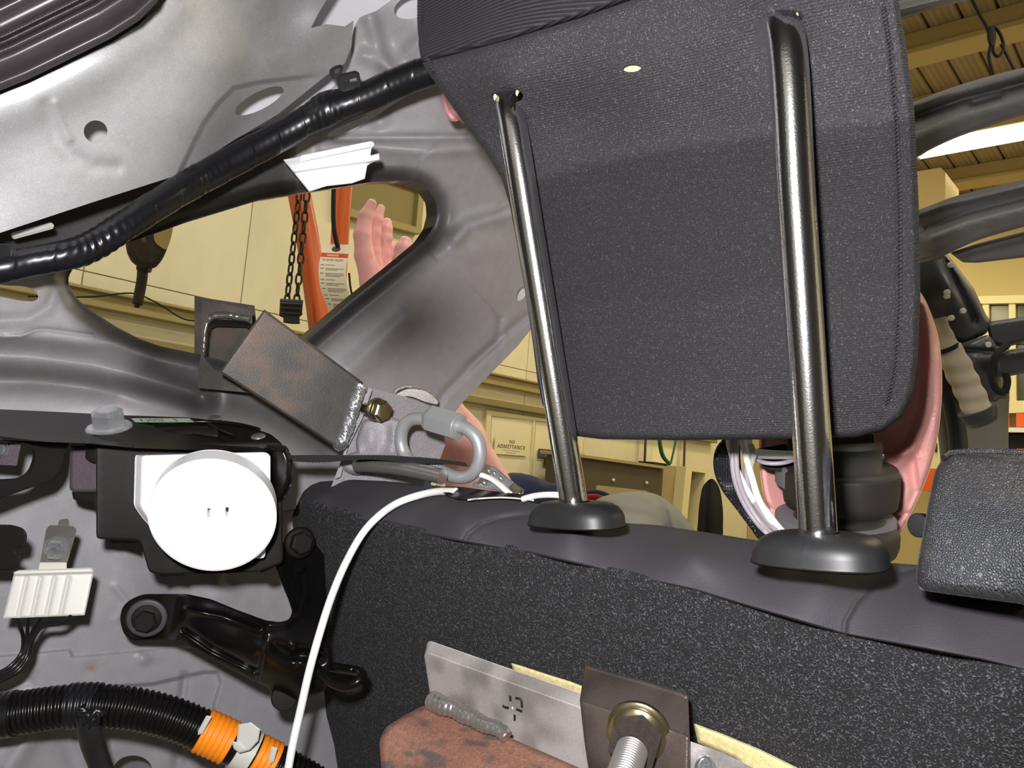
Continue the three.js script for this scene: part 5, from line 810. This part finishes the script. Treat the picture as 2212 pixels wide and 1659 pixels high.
// ================================================================ brackets on the side panel
{
  const b = thing('slotted_bracket', 'black slotted bracket at the far left under the retractor plate', 'bracket');
  add(b, 'plate', sheet({ out: poly([[-60, 945], [0, 950], [150, 957], [146, 968], [141, 975], [138, 1000], [128, 1022, 8], [110, 1040], [60, 1056], [0, 1077], [-60, 1096]], 2), holes: [poly([[-50, 955], [40, 956], [62, 958, 8], [76, 968, 10], [77, 990, 12], [66, 1020, 16], [45, 1034, 10], [10, 1036], [-50, 1036]], 6)], d: tps([[0, 950, .372], [150, 957, .40], [0, 1077, .372], [130, 1020, .396]]), wvec: [-0.004, 0, 0], L: 12, round: 0.0007, roundPx: 3 }), M.black);
  add(b, 'spacer', sheet({ out: poly([[14, 956], [46, 956], [36, 1006], [-20, 1003], [-20, 996], [8, 985]], 2), d: .388, wvec: [-0.02, 0, 0], L: 12 }), M.sensor);
  add(b, 'nut', [disc(P(-2, 968, .386), cv(0.3, -0.1, 1), 0.0035, 0.004), disc(P(-2, 968, .3875), cv(0.3, -0.1, 1), 0.0048, 0.002)], M.zinc);
  const b2 = thing('notched_bracket', 'black notched bracket at the far left beside the white connector', 'bracket');
  add(b2, 'plate', sheet({ out: poly([[-60, 1134], [30, 1136], [50, 1140, 8], [60, 1155, 8], [55, 1180, 3], [36, 1184, 5], [32, 1193, 5], [46, 1202, 4], [40, 1225, 6], [26, 1232], [-60, 1236]], 2), d: .385, wvec: [-0.005, 0, 0], L: 10, round: 0.001, roundPx: 4 }), M.black);
  const c = thing('white_connector', 'translucent white connector block bolted to the side panel', 'connector');
  add(c, 'housing', sheet({ out: poly([[26, 1232], [198, 1226, 2], [203, 1234, 2], [183, 1329, 2], [6, 1336, 2], [30, 1240]], 1), d: sum(tps([[26, 1232, .398], [203, 1234, .412], [183, 1329, .405], [6, 1336, .392]]), step([[10, 1243], [200, 1237]], 3, 0.0015), ...[58, 88, 118, 148].map((x) => ridge([[x, 1248], [x - 18, 1330]], 4, 0.0007))), t: 0.012, L: 6, round: 0.001, roundPx: 4 }), M.nylon);
  add(c, 'lug', sheet({ out: poly([[86, 1215], [144, 1215], [144, 1234], [82, 1236]], 2), d: .412, t: 0.006, L: 10 }), M.nylonB);
  add(c, 'metal_tab', sheet({ out: poly([[108, 1134], [160, 1137, 6], [166, 1145, 6], [145, 1217], [86, 1217], [100, 1142, 6]], 3), d: .414, t: 0.0015, L: 10 }), M.cutSteel, 'bright metal tab');
  add(c, 'tongue', sheet({ out: poly([[124, 1138], [128, 1122], [148, 1120], [150, 1138]], 5), d: .420, t: 0.002, L: 6 }), M.cutSteel);
  const bx = cv(0.12, -0.20, 1).normalize(), bp = P(124, 1183, .4125);
  const cn = add(c, 'nut', [disc(bp, bx, 0.0064, 0.0012, 0.5), hex(bp.clone().addScaledVector(bx, 0.001), bx, 0.0052, 0.004, 0.3)], M.zinc, 'zinc flange nut');
  add(cn, 'stud', disc(bp.clone().addScaledVector(bx, 0.004), bx, 0.0034, 0.0035, 0.4), M.zinc);
  for (const w of [[[28, 1332, .398], [42, 1352, .40], [50, 1380, .405], [46, 1410, .405], [20, 1440, .40], [-60, 1478, .395]], [[60, 1332, .40], [60, 1350, .402], [58, 1380, .405], [52, 1412, .404], [26, 1444, .399], [-60, 1484, .394]], [[92, 1330, .402], [78, 1348, .403], [64, 1380, .404], [58, 1415, .403], [32, 1448, .398], [-60, 1490, .393]], [[155, 1328, .405], [130, 1346, .404], [92, 1354, .403], [72, 1380, .402], [62, 1418, .402], [36, 1452, .397], [-60, 1496, .392]], [[150, 1328, .407], [125, 1343, .406], [88, 1350, .405], [68, 1376, .404], [55, 1412, .404], [28, 1440, .40], [-60, 1474, .396]]]) add(c, 'wire', tube(path(w), 0.00095, { n: 50, m: 8 }), M.tape, 'thin black wire');
}
// ================================================================ seat latch bracket
{
  const s = thing('seat_latch_bracket', 'glossy black stamped seat latch bracket with hooked striker and dark bolt', 'bracket');
  const shape = sum(tps([[262, 1340, .438], [360, 1300, .438], [360, 1375, .436], [420, 1320, .424], [560, 1400, .418], [600, 1500, .445], [680, 1340, .44], [640, 1180, .485], [690, 1480, .44], [520, 1330, .43], [480, 1425, .432]]),
    step([[395, 1280], [385, 1330], [370, 1385]], 16, 0.006), ridge([[400, 1318], [480, 1332], [560, 1362]], 7, -0.003), ridge([[398, 1360], [460, 1402], [552, 1448]], 6, 0.004), step([[575, 1345], [570, 1400], [558, 1460]], 8, 0.006), ridge([[575, 1350], [612, 1345], [645, 1325], [660, 1280], [655, 1240]], 12, -0.006), ridge([[600, 1400], [640, 1412], [690, 1420]], 14, 0.005), bump(632, 1402, 12, 12, -0.004), bump(650, 1430, 14, 10, -0.003), ridge([[630, 1180], [622, 1240], [640, 1290]], 8, -0.003), bump(640, 1420, 18, 12, 0.003));
  add(s, 'plate', sheet({ out: poly([[258, 1340, 20], [264, 1310, 20], [284, 1293, 20], [311, 1283, 10], [403, 1283], [455, 1294], [516, 1319], [574, 1340], [606, 1344], [625, 1338], [632, 1322], [624, 1297], [605, 1251], [594, 1217], [601, 1190], [619, 1159], [640, 1140], [700, 1150], [700, 1300], [712, 1430], [702, 1494, 10], [669, 1507], [648, 1516], [626, 1532, 12], [602, 1529, 12], [590, 1515], [580, 1484, 6], [547, 1472], [485, 1438], [393, 1388], [369, 1382], [286, 1384, 14], [268, 1371, 12]], 6), d: shape, t: 0.003, L: 8, round: 0.0012, roundPx: 5 }), M.blackGloss);
  const bx = cv(0.28, -0.05, 1).normalize(), bp = P(318, 1334, .4365);
  const sb = add(s, 'bolt', [lathe(bp, bx, [[0.0105, 0.001], [0.008, 0.002], [0.0062, 0.005], [0, 0.005]].reverse().map((p) => p), 30), hex(bp.clone().addScaledVector(bx, 0.0025), bx, 0.0060, 0.0065, 0.25)], M.black, 'dark flange bolt');
  add(sb, 'washer', disc(bp, bx, 0.0106, 0.0022, 0.5), M.padDark);
  add(s, 'bolt', [disc(P(646, 1172, .478), cv(0.6, 0, 0.8), 0.0095, 0.004, 0.5), hex(P(648, 1172, .474), cv(0.6, 0, 0.8), 0.007, 0.005, 0.2)], M.black, 'dark flange bolt');
  add(s, 'bolt', disc(P(614, 1505, .449), cv(0.5, 0.2, 0.9), 0.0075, 0.002, 0.3), M.black, 'dark flange bolt');
  add(s, 'striker', tube(path([[680, 1440, .44], [702, 1462, .432], [720, 1476, .426], [745, 1482, .421], [770, 1474, .419], [782, 1462, .422], [776, 1451, .431], [752, 1446, .438], [715, 1440, .446]]), 0.0026, { n: 60, m: 16 }), M.blackGloss, 'black hooked striker rod');
  add(s, 'paint_dab', sheet({ out: oval(763, 1447, 6, 3, 10), d: .4325, t: 0.001, L: 4 }), M.gold);
}
// ================================================================ ribbed conduit
{
  const c = thing('ribbed_conduit', 'thick ribbed black conduit with orange tape bands across the lower panel', 'conduit');
  const pts = path([[-90, 1552, .40], [0, 1545, .402], [60, 1537, .404], [130, 1527, .406], [200, 1524, .409], [280, 1530, .412], [360, 1548, .416], [430, 1575, .42], [500, 1606, .424], [570, 1640, .428], [650, 1682, .433], [720, 1725, .437]]);
  const R = 0.0108, cu = new THREE.CatmullRomCurve3(pts, false, 'centripetal'), Ltot = cu.getLength();
  add(c, 'hose', tube(pts, (t) => R * (1 + 0.045 * Math.sin(t * Ltot / 0.0029 * 2 * Math.PI)) - 0.0004, { n: 760, m: 30 }), M.blackGloss, 'ribbed black hose');
  const part = (x0, x1, r, name, m, label, rib = 0.0) => { // a sleeve between two places along the hose, by pixel column
    const near0 = (x) => { let b = 0, e = 1e9; for (let i = 0; i <= 400; i++) { const q = cu.getPointAt(i / 400), s = q.clone().sub(EYE), px = W / 2 + s.dot(RT) / -s.dot(BK) * F; if (Math.abs(px - x) < e) { e = Math.abs(px - x); b = i / 400; } } return b; };
    const a = near0(x0), b = near0(x1), pp = []; for (let i = 0; i <= 10; i++) pp.push(cu.getPointAt(a + (b - a) * i / 10)); const L = (b - a) * Ltot;
    add(c, name, tube(pp, (t) => r + rib * Math.sin((a * Ltot + t * L) / 0.0029 * 2 * Math.PI), { n: 80, m: 30 }), m, label);
  };
  part(-60, 34, R + 0.0006, 'tape_wrap', M.tape, 'smooth black tape', 0.0001); part(150, 212, R + 0.0005, 'tape_wrap', M.tape, 'smooth black tape', 0.0003);
  part(436, 498, R + 0.0005, 'orange_band', M.orange, 'orange tape band', 0.00025); part(548, 590, R + 0.0005, 'orange_band', M.orange, 'orange tape band', 0.00025);
  part(512, 545, R + 0.0008, 'clamp', M.nylon, 'white nylon cable clamp', 0);
  const put = (pts, d, t, rp) => sheet({ out: poly(pts, 2), d, t, L: 5, round: 0.001, roundPx: rp ?? 4 });
  add(c, 'clamp_head', [put([[515, 1565], [542, 1560], [562, 1575], [558, 1600], [540, 1620], [522, 1626], [508, 1620], [512, 1595]], .4085, 0.008), put([[500, 1600], [520, 1606], [530, 1620], [518, 1627], [505, 1618]], .4075, 0.006)], M.nylon, 'white nylon cable clamp');
  add(c, 'tape_end', put([[446, 1545], [458, 1548], [438, 1584], [427, 1588], [428, 1578]], .4078, 0.003, 2), M.nylon, 'white tape end');
  add(c, 'tape_end', put([[586, 1612], [600, 1616], [592, 1645], [582, 1652], [580, 1640]], .416, 0.003, 2), M.nylon, 'white tape end');
  add(c, 'branch_cable', tube(path([[190, 1548, .401], [194, 1575, .403], [198, 1600, .408], [212, 1640, .414], [236, 1700, .42]]), (t) => 0.0058 * (1 - 0.1 * t), { n: 40, m: 18 }), M.blackPlastic, 'black branch cable');
  add(c, 'tape_knot', tube(path([[172, 1530, .397], [192, 1548, .3955], [216, 1536, .397], [204, 1556, .396], [186, 1562, .3975]]), (t, a) => 0.0024 + 0.0006 * Math.sin(a * 3 + t * 30), { n: 40, m: 12 }), M.tape);
}
// ================================================================ belt clamp, tape and white cord on the seat top
{
  const b = thing('belt_clamp', 'small nickel belt clamp with rivets lying on the seat top beside the quick link', 'clamp');
  const cl = tps([[1020, 1050, .437], [1060, 1008, .445], [1140, 1062, .418], [1110, 1080, .418]]);
  add(b, 'body', sheet({ out: poly([[1058, 1004], [1072, 1010], [1102, 1036], [1132, 1058], [1130, 1070], [1100, 1072], [1070, 1058], [1020, 1052], [1022, 1042], [1040, 1036]], 3), d: cl, t: 0.012, L: 7, round: 0.0012, roundPx: 4 }), M.zinc);
  add(b, 'cheek', sheet({ out: poly([[1050, 1003], [1060, 1006], [1046, 1040], [1030, 1046]], 2), d: sum(cl, -0.003), t: 0.006, L: 8 }), M.yellowZinc);
  for (const [x, y] of [[1046, 1043], [1056, 1017], [1068, 1022], [1082, 1033]]) add(b, 'rivet', disc(P(x, y, cl(x, y) - 0.0022), cv(0.1, 0.3, 1), 0.0013, 0.0012, 0.5), M.cutSteel);
  add(b, 'hook', sheet({ out: poly([[1098, 1052], [1112, 1042], [1130, 1058], [1122, 1068], [1108, 1066]], 3), d: sum(cl, -0.004), t: 0.008, L: 8, round: 0.001, roundPx: 3 }), M.yellowZinc);
  const t = thing('black_tape_strip', 'crumpled black tape strip with pale edge holding the cord on the seat top', 'tape');
  add(t, 'strip', sheet({ out: poly([[948, 1058], [962, 1050], [1000, 1052], [1060, 1060], [1110, 1066], [1140, 1068], [1152, 1080], [1100, 1076], [1050, 1076], [1020, 1080], [990, 1078], [965, 1070]], 2), d: sum((x, y) => vinylD(x, y + 6), -0.006, (x, y) => 0.001 * Math.sin(x * 0.13 + y * 0.3)), t: 0.002, L: 6 }), M.tape);
  add(t, 'frayed_end', sheet({ out: poly([[914, 1055], [920, 1033], [930, 1045], [936, 1055], [944, 1046], [948, 1056], [935, 1060]], 1), d: .447, t: 0.002, L: 5 }), M.web);
  add(t, 'pale_edge', tube(path([[1010, 1080], [1050, 1076], [1090, 1075], [1130, 1078], [1152, 1081]].map(([x, y]) => [x, y, vinylD(x, y + 6) - 0.0068])), 0.0005, { n: 20, m: 6 }), M.nylonB);
  const c = thing('white_cable', 'white cable draped from the seat top down over the carpet', 'cable');
  const cp = [[616, 1700], [632, 1610], [650, 1530], [668, 1450], [690, 1370], [715, 1292], [745, 1220], [785, 1150], [820, 1113], [860, 1086], [905, 1070], [945, 1062], [985, 1062]].map(([x, y], i) => P(x, y, i < 8 ? [.400, .402, .404, .406, .411, .421, .430, .432][i] : vinylD(x, y + 4) - 0.006 - 0.004 * Math.max(0, 3 - Math.abs(i - 8)) / 3));
  add(c, 'cable', tube(cp, 0.0021, { n: 120, m: 14 }), M.cord);
  add(c, 'cable', tube(path([[1040, 1026, .434], [1060, 1034, .431], [1080, 1048, .424], [1100, 1066, .417]]), (q, a) => 0.0024 - 0.0009 * Math.abs(Math.sin(a)), { n: 20, m: 12 }), M.cord);
  add(c, 'cable', tube(path([[1130, 1078], [1152, 1072], [1180, 1069], [1210, 1070], [1240, 1076]].map(([x, y]) => [x, y, vinylD(x, 1088) - 0.004])), 0.0016, { n: 30, m: 12 }), M.cord);
}
// ================================================================ steel fixture bolted to the seat back
{
  const f = thing('welded_steel_fixture', 'rusty welded steel fixture with block and big bolt on the carpeted seat back', 'steel fixture');
  const pd = tps([[918, 1405, .395], [1250, 1510, .345], [930, 1540, .40], [1260, 1640, .345]]);
  add(f, 'plate', sheet({ out: poly([[916, 1414, 5], [923, 1409, 4], [1256, 1529], [1275, 1600], [1290, 1700], [1000, 1700], [938, 1560]], 2), d: pd, vec: [0.0008, 0.0042, -0.005], L: 12, round: 0.0008, roundPx: 4 }), M.cleanSteel, 'ground steel plate');
  // punch mark drawn with a marker
  const mk = (pts) => tube(pts.map(([x, y]) => P(x, y, pd(x, y) - 0.0001)), (t, a) => 0.0006, { n: 8, m: 6 });
  add(f, 'marker_cross', [mk([[1102, 1503], [1103, 1514]]), mk([[1114, 1508], [1125, 1511], [1128, 1528]]), mk([[1086, 1523], [1090, 1527], [1099, 1529]]), mk([[1116, 1532], [1128, 1537]]), mk([[1112, 1544], [1112, 1556]])], M.ink, 'hand drawn black cross with a seven');
  add(f, 'punch_dot', disc(P(1107.5, 1529, pd(1107, 1529)), cv(0, 0, 1), 0.0006, 0.0003), M.nylon);
  const td = tps([[826, 1570, .385], [920, 1525, .392], [1090, 1620, .352], [830, 1660, .37], [1240, 1700, .33], [1000, 1660, .352]]);
  add(f, 'square_tube', sheet({ out: poly([[918, 1523, 8], [940, 1530], [1100, 1592], [1260, 1662], [1290, 1720], [830, 1720], [819, 1600, 14], [832, 1572, 14], [870, 1548]], 3), d: sum(td, ridge([[830, 1560], [960, 1600], [1200, 1720]], 30, -0.002)), t: 0.03, L: 12, round: 0.004, roundPx: 12 }), M.rust, 'rusty square tube');
  add(f, 'weld_bead', tube(path([[934, 1516, .388], [955, 1522, .383], [985, 1534, .378], [1020, 1552, .370], [1055, 1568, .362], [1085, 1580, .356], [1095, 1592, .354]]), (t, b) => (0.0048 + 0.00022 * Math.sin(t * 100 + Math.cos(b) * 3) + 0.0004 * Math.sin(t * 23 + b)) * (1 - 0.35 * t), { n: 160, m: 16 }), M.cutSteel, 'scaly weld');
  const bd = tps([[1252, 1508, .318], [1490, 1592, .285], [1270, 1660, .312], [1480, 1700, .282]]);
  add(f, 'block', sheet({ out: poly([[1252, 1510, 3], [1380, 1550], [1470, 1580], [1490, 1590, 3], [1488, 1720], [1280, 1720], [1262, 1600]], 2), d: bd, vec: [0.004, 0.007, -0.02], L: 12, round: 0.0022, roundPx: 9 }), M.darkSteel, 'dark ground steel block');
  const ax = cv(-0.34, -0.16, 0.92).normalize(), c0 = P(1368, 1612, .288);
  add(f, 'washer', [lathe(c0.clone().addScaledVector(ax, -0.010), ax, [[0.0095, 0], [0.0122, 0], [0.0122, 0.0018], [0.0095, 0.0018]], 44), lathe(c0.clone().addScaledVector(ax, -0.0085), ax, [[0.007, 0], [0.0105, 0], [0.0108, 0.0022], [0.007, 0.0030]], 44)], M.yellowZinc, 'yellowish washer');
  add(f, 'nut', hex(c0.clone().addScaledVector(ax, -0.006), ax, 0.0098, 0.0085, 0.15), M.darkSteel, 'hex nut');
  add(f, 'threaded_stud', tube([c0, c0.clone().addScaledVector(ax, 0.012), c0.clone().addScaledVector(ax, 0.024)], (t) => 0.0056 + 0.0003 * Math.sin(t * 110), { n: 140, m: 24 }), M.cutSteel, 'threaded bolt end');
  add(f, 'rear_plate', sheet({ out: poly([[1488, 1600], [1560, 1625], [1640, 1665], [1690, 1720], [1488, 1720]], 3), d: .292, t: 0.006, L: 14 }), M.cleanSteel);
  add(f, 'weld_lump', sheet({ out: curve([[1503, 1645], [1520, 1630], [1538, 1640], [1545, 1660], [1530, 1690], [1505, 1690]]), d: .286, t: 0.008, L: 5, round: 0.004, roundPx: 10 }), M.zinc);
}
// ================================================================ small crash test dummy seated before the head restraint
{
  const d = thing('crash_test_dummy', 'small crash test dummy seen from behind, pink head over a ribbed black neck', 'crash test dummy');
  const K = 0.655, sc = (a) => a.map(([x, y, z]) => [x, y, z * K]);
  add(d, 'head', sheet({ out: curve([[1640, 880], [1640, 960], [1642, 1020], [1652, 1080], [1680, 1150], [1715, 1205], [1800, 1225], [1890, 1205], [1932, 1168], [1962, 1120], [1990, 1062], [2010, 1010], [2026, 940], [2035, 850], [2032, 760], [2018, 695], [1980, 620], [1900, 570], [1760, 570], [1670, 700]]),
    d: sum(tps(sc([[1640, 1000, .655], [1700, 1150, .665], [1800, 1000, .70], [1800, 700, .60], [1930, 1165, .675], [1990, 1060, .66], [2030, 850, .645], [2000, 700, .65], [1900, 950, .66], [1800, 1200, .69]])), ridge([[2000, 660], [2012, 780], [2005, 880], [1975, 960], [1930, 1010]], 16, -0.008), step([[2040, 640], [2024, 760], [2022, 880], [1990, 980], [1975, 985], [1985, 1060], [1960, 1110]], 8, 0.005), ridge([[1900, 985], [1972, 975]], 10, -0.004), ridge([[1640, 1090], [1690, 1110]], 8, 0.003), ridge([[1890, 1130], [1960, 1110]], 6, 0.003), ridge([[1950, 985], [1958, 1060], [1940, 1120]], 14, -0.004)), L: 8, t: 0.10, round: 0.009, roundPx: 14 }), M.skin, 'pink vinyl head skin open at the nape');
  const nk = (y) => P(1800 + (y - 1070) * 0.03, y, .415), ax = cv(-0.03, 1, 0.14).normalize(), px = .415 / F;
  const yOf = (y) => (1300 - y) * px; // height over the neck's foot
  const prof = [[0, 1300], [86, 1300], [86, 1198], [92, 1190], [114, 1178], [119, 1162], [119, 1140], [110, 1122], [92, 1112], [86, 1100], [92, 1090], [112, 1078], [115, 1060], [115, 1012], [110, 1000], [80, 998], [80, 950], [0, 950]].map(([r, y]) => [r * px, yOf(y)]);
  add(d, 'neck', lathe(nk(1300), ax, prof, 48), M.rubber, 'ribbed black rubber neck');
  const ringAt = (y0, y1, r) => add(d, 'neck_ring', lathe(nk(y0), ax, [[0, 0], [r * 0.97 * px, 0], [r * px, 2 * px], [r * px, (y0 - y1 - 3) * px], [r * 0.96 * px, (y0 - y1) * px], [0, (y0 - y1) * px]], 48), M.galv, 'grey steel ring in the neck');
  ringAt(1142, 1110, 122); ringAt(1046, 1000, 119);
  const put = (pts, dd, t, m, name, r = 2, lab) => add(d, name, sheet({ out: poly(pts, r), d: dd, t, L: 10, round: 0.001, roundPx: 4 }), m, lab);
  put([[1700, 935], [1800, 935], [1890, 935], [1895, 985], [1880, 990], [1790, 985], [1700, 990]], .402, 0.03, M.blackPlastic, 'skull_base', 4, 'black skull base');
  put([[1836, 968], [1894, 975], [1893, 993], [1838, 991]], .394, 0.02, M.cutSteel, 'steel_block', 2);
  add(d, 'steel_pin', tube(path([[1890, 986, .394], [1908, 987, .394]]), 0.0013, { n: 3, m: 10 }), M.cutSteel);
  put([[1630, 970], [1700, 958], [1712, 1005], [1690, 1020], [1650, 1012]], .409, 0.02, M.cloth, 'foam_pad', 8);
  add(d, 'torso', blob([[P(1800, 1420, .44), P(1800, 1330, .43), 0.05, 0.035], [P(1450, 1500, .52), P(1800, 1420, .44), 0.04, 0.05]], 40, 0.02), M.navy, 'dark clothed shoulders');
}
// ================================================================ second dummy outside the car, its arm raised
{
  const d = thing('standing_dummy', 'pink dummy in a navy sleeve outside the window with its open hand raised', 'crash test dummy');
  const D = 1.05, p = (x, y, dd = D) => P(x, y, dd), k = D / F;
  const fing = [
    [[802, 606, 0], [787, 552, 0], [783, 508, 0], [790, 468, .004], [803, 440, .008], [24, 21, 19, 16, 10.5]],
    [[812, 596, .022], [807, 545, .022], [809, 505, .022], [814, 475, .024], [823, 450, .028], [19, 16, 14.5, 13, 9]],
    [[830, 600, .040], [830, 550, .040], [833, 515, .040], [835, 495, .041], [836, 481, .043], [17, 15, 14.5, 13, 11]],
    [[846, 612, .052], [845, 570, .052], [847, 550, .052], [849, 538, .052], [851, 530, .053], [15, 13, 12, 11, 9]],
    [[842, 650, -.010], [860, 604, -.014], [868, 566, -.014], [872, 540, -.012], [875, 524, -.010], [25, 22, 20, 19, 14]]];
  const hb = [[p(818, 672), p(806, 612), 28 * k, 28 * k], [p(806, 612), p(800, 585), 28 * k, 23 * k], [p(822, 645, D + .012), p(826, 600, D + .026), 27 * k, 20 * k], [p(828, 650, D + .02), p(844, 616, D + .045), 24 * k, 16 * k], [p(816, 660), p(842, 646, D - .008), 26 * k, 25 * k]];
  for (const f of fing) for (let i = 0; i < 4; i++) hb.push([p(f[i][0], f[i][1], D + f[i][2]), p(f[i + 1][0], f[i + 1][1], D + f[i + 1][2]), f[5][i] * k, f[5][i + 1] * k]);
  const arm = [[p(1050, 1075, 1.0), p(985, 955, 1.0), 66 / F, 62 / F], [p(985, 955, 1.0), p(860, 760, 1.03), 62 / F, 41 * k], [p(860, 760, 1.03), p(818, 668), 41 * k, 29 * k]];
  const skin = add(d, 'arm', [blob(hb, 110, 0.0035), blob(arm, 72, 0.012)], M.skin, 'pink forearm and open hand');
  add(d, 'sleeve', blob([[p(1040, 1080, 1.02), p(1120, 1078, 1.04), 0.03, 0.028], [p(1120, 1078, 1.04), p(1230, 1100, 1.06), 0.028, 0.028], [p(1230, 1100, 1.06), p(1200, 1500, 1.1), 0.03, 0.10], [p(1200, 1500, 1.1), p(1180, 2700, 1.1), 0.12, 0.12]], 72, 0.03), M.navy, 'navy sleeve and clothes');
  add(d, 'collar', tube(path([[1240, 1080, .99], [1268, 1076, .99], [1290, 1076, .99], [1306, 1082, .99]]), 0.005, { n: 16, m: 10 }), M.red, 'red edging');
  add(d, 'collar', tube(path([[1240, 1076, 1.0], [1268, 1069, 1.0], [1295, 1069, 1.0], [1312, 1076, 1.0]]), 0.006, { n: 16, m: 10 }), M.navy, 'navy edging');
}
{
  const fs = thing('front_seat', 'rounded grey fabric shoulder of the front seat beyond the vinyl seat top', 'car seat');
  add(fs, 'seat_back', sheet({ out: curve([[1240, 1260], [1262, 1110], [1290, 1078], [1330, 1066], [1380, 1061], [1420, 1068], [1455, 1092], [1490, 1130], [1520, 1180], [1530, 1260], [1500, 1700], [1260, 1700]]), d: sum(() => .80, bump(1370, 1150, 100, 70, -0.05), ridge([[1405, 1066], [1432, 1090], [1446, 1150], [1450, 1200]], 8, 0.008), ridge([[1300, 1100], [1400, 1115], [1440, 1140]], 10, 0.004)), t: 0.08, L: 10, round: 0.02, roundPx: 16 }), M.greySeat);
  // wires at the neck
  const w = thing('sensor_wires', 'bundle of white and grey sensor wires dropping beside the black neck', 'wires');
  const K = 0.655, wire = (pts, r, m, lab) => add(w, 'wire', tube(path(pts.map(([x, y, z]) => [x, y, z * K])), r * K, { n: 40, m: 10 }), m, lab);
  const q = .60;
  wire([[1572, 930, q], [1576, 965, q], [1590, 1010, q], [1615, 1060, q], [1645, 1110, q], [1680, 1155, .585], [1705, 1180, .57]], 0.0023, M.cord, 'white wire');
  wire([[1582, 930, .596], [1582, 975, .596], [1586, 1030, .596], [1606, 1085, .596], [1640, 1135, .59], [1680, 1170, .57]], 0.0021, M.greyWire, 'grey wire');
  wire([[1592, 930, .594], [1590, 975, .594], [1594, 1030, .594], [1614, 1085, .594], [1648, 1135, .588], [1690, 1170, .57]], 0.0021, M.greyWire, 'grey wire');
  wire([[1600, 930, .597], [1610, 980, .597], [1624, 1030, .597], [1640, 1080, .595], [1670, 1130, .585], [1715, 1175, .57]], 0.0026, M.cord, 'white wire');
  wire([[1618, 930, .603], [1620, 985, .603], [1622, 1020, .603], [1636, 1070, .60], [1672, 1125, .585], [1710, 1170, .57]], 0.0023, M.cord, 'white wire');
  wire([[1612, 935, .605], [1612, 1000, .605], [1618, 1060, .605], [1650, 1115, .592], [1695, 1165, .572]], 0.0021, M.greyWire, 'grey wire');
  wire([[1628, 975, .61], [1660, 978, .61], [1710, 980, .605], [1760, 976, .605]], 0.0022, M.cord, 'white wire'); wire([[1628, 984, .612], [1660, 986, .612], [1710, 986, .606], [1760, 984, .606]], 0.0022, M.cord, 'white wire');
  wire([[1626, 990, .608], [1655, 1000, .608], [1690, 1000, .605], [1730, 988, .605]], 0.0018, M.greyWire, 'grey wire');
  add(w, 'cable_tie', tube(path([[1652, 1148, .58 * K], [1664, 1157, .574 * K], [1680, 1155, .572 * K], [1690, 1147, .574 * K]]), 0.0011, { n: 14, m: 8 }), M.nylon, 'white cable tie');
  add(w, 'cable_tie', tube(path([[1622, 962, .602 * K], [1628, 980, .598 * K], [1624, 998, .602 * K]]), 0.0017, { n: 14, m: 8 }), M.nylon, 'white cable tie');
  const bs = thing('braided_sleeve', 'flat black braided cable sleeve beside the white sensor wires', 'cable sleeve');
  const bd = tps([[1560, 960, .405], [1545, 1040, .405], [1600, 1000, .405], [1640, 1150, .395]]);
  add(bs, 'sleeve', sheet({ out: curve([[1575, 940], [1550, 962], [1541, 990], [1544, 1025], [1560, 1060], [1590, 1100], [1620, 1140], [1640, 1165], [1652, 1158], [1630, 1110], [1610, 1060], [1600, 1000], [1596, 940]]), d: sum(bd, (x, y) => 0.0006 * Math.sin((x + y) * 0.55) * Math.sin((x - y) * 0.55)), t: 0.006, L: 3.5, round: 0.002, roundPx: 6 }), M.tape);
}

// ---------------------------------------------------------------- groups stand at the base of their things
scene.updateMatrixWorld(true);
for (const t of things) {
  const b = new THREE.Box3().setFromObject(t); if (b.isEmpty()) continue;
  const c = b.getCenter(V3()); c.y = b.min.y;
  for (const m of t.children) m.position.sub(c);
  t.position.copy(c);
}
renderer.render(scene, camera);
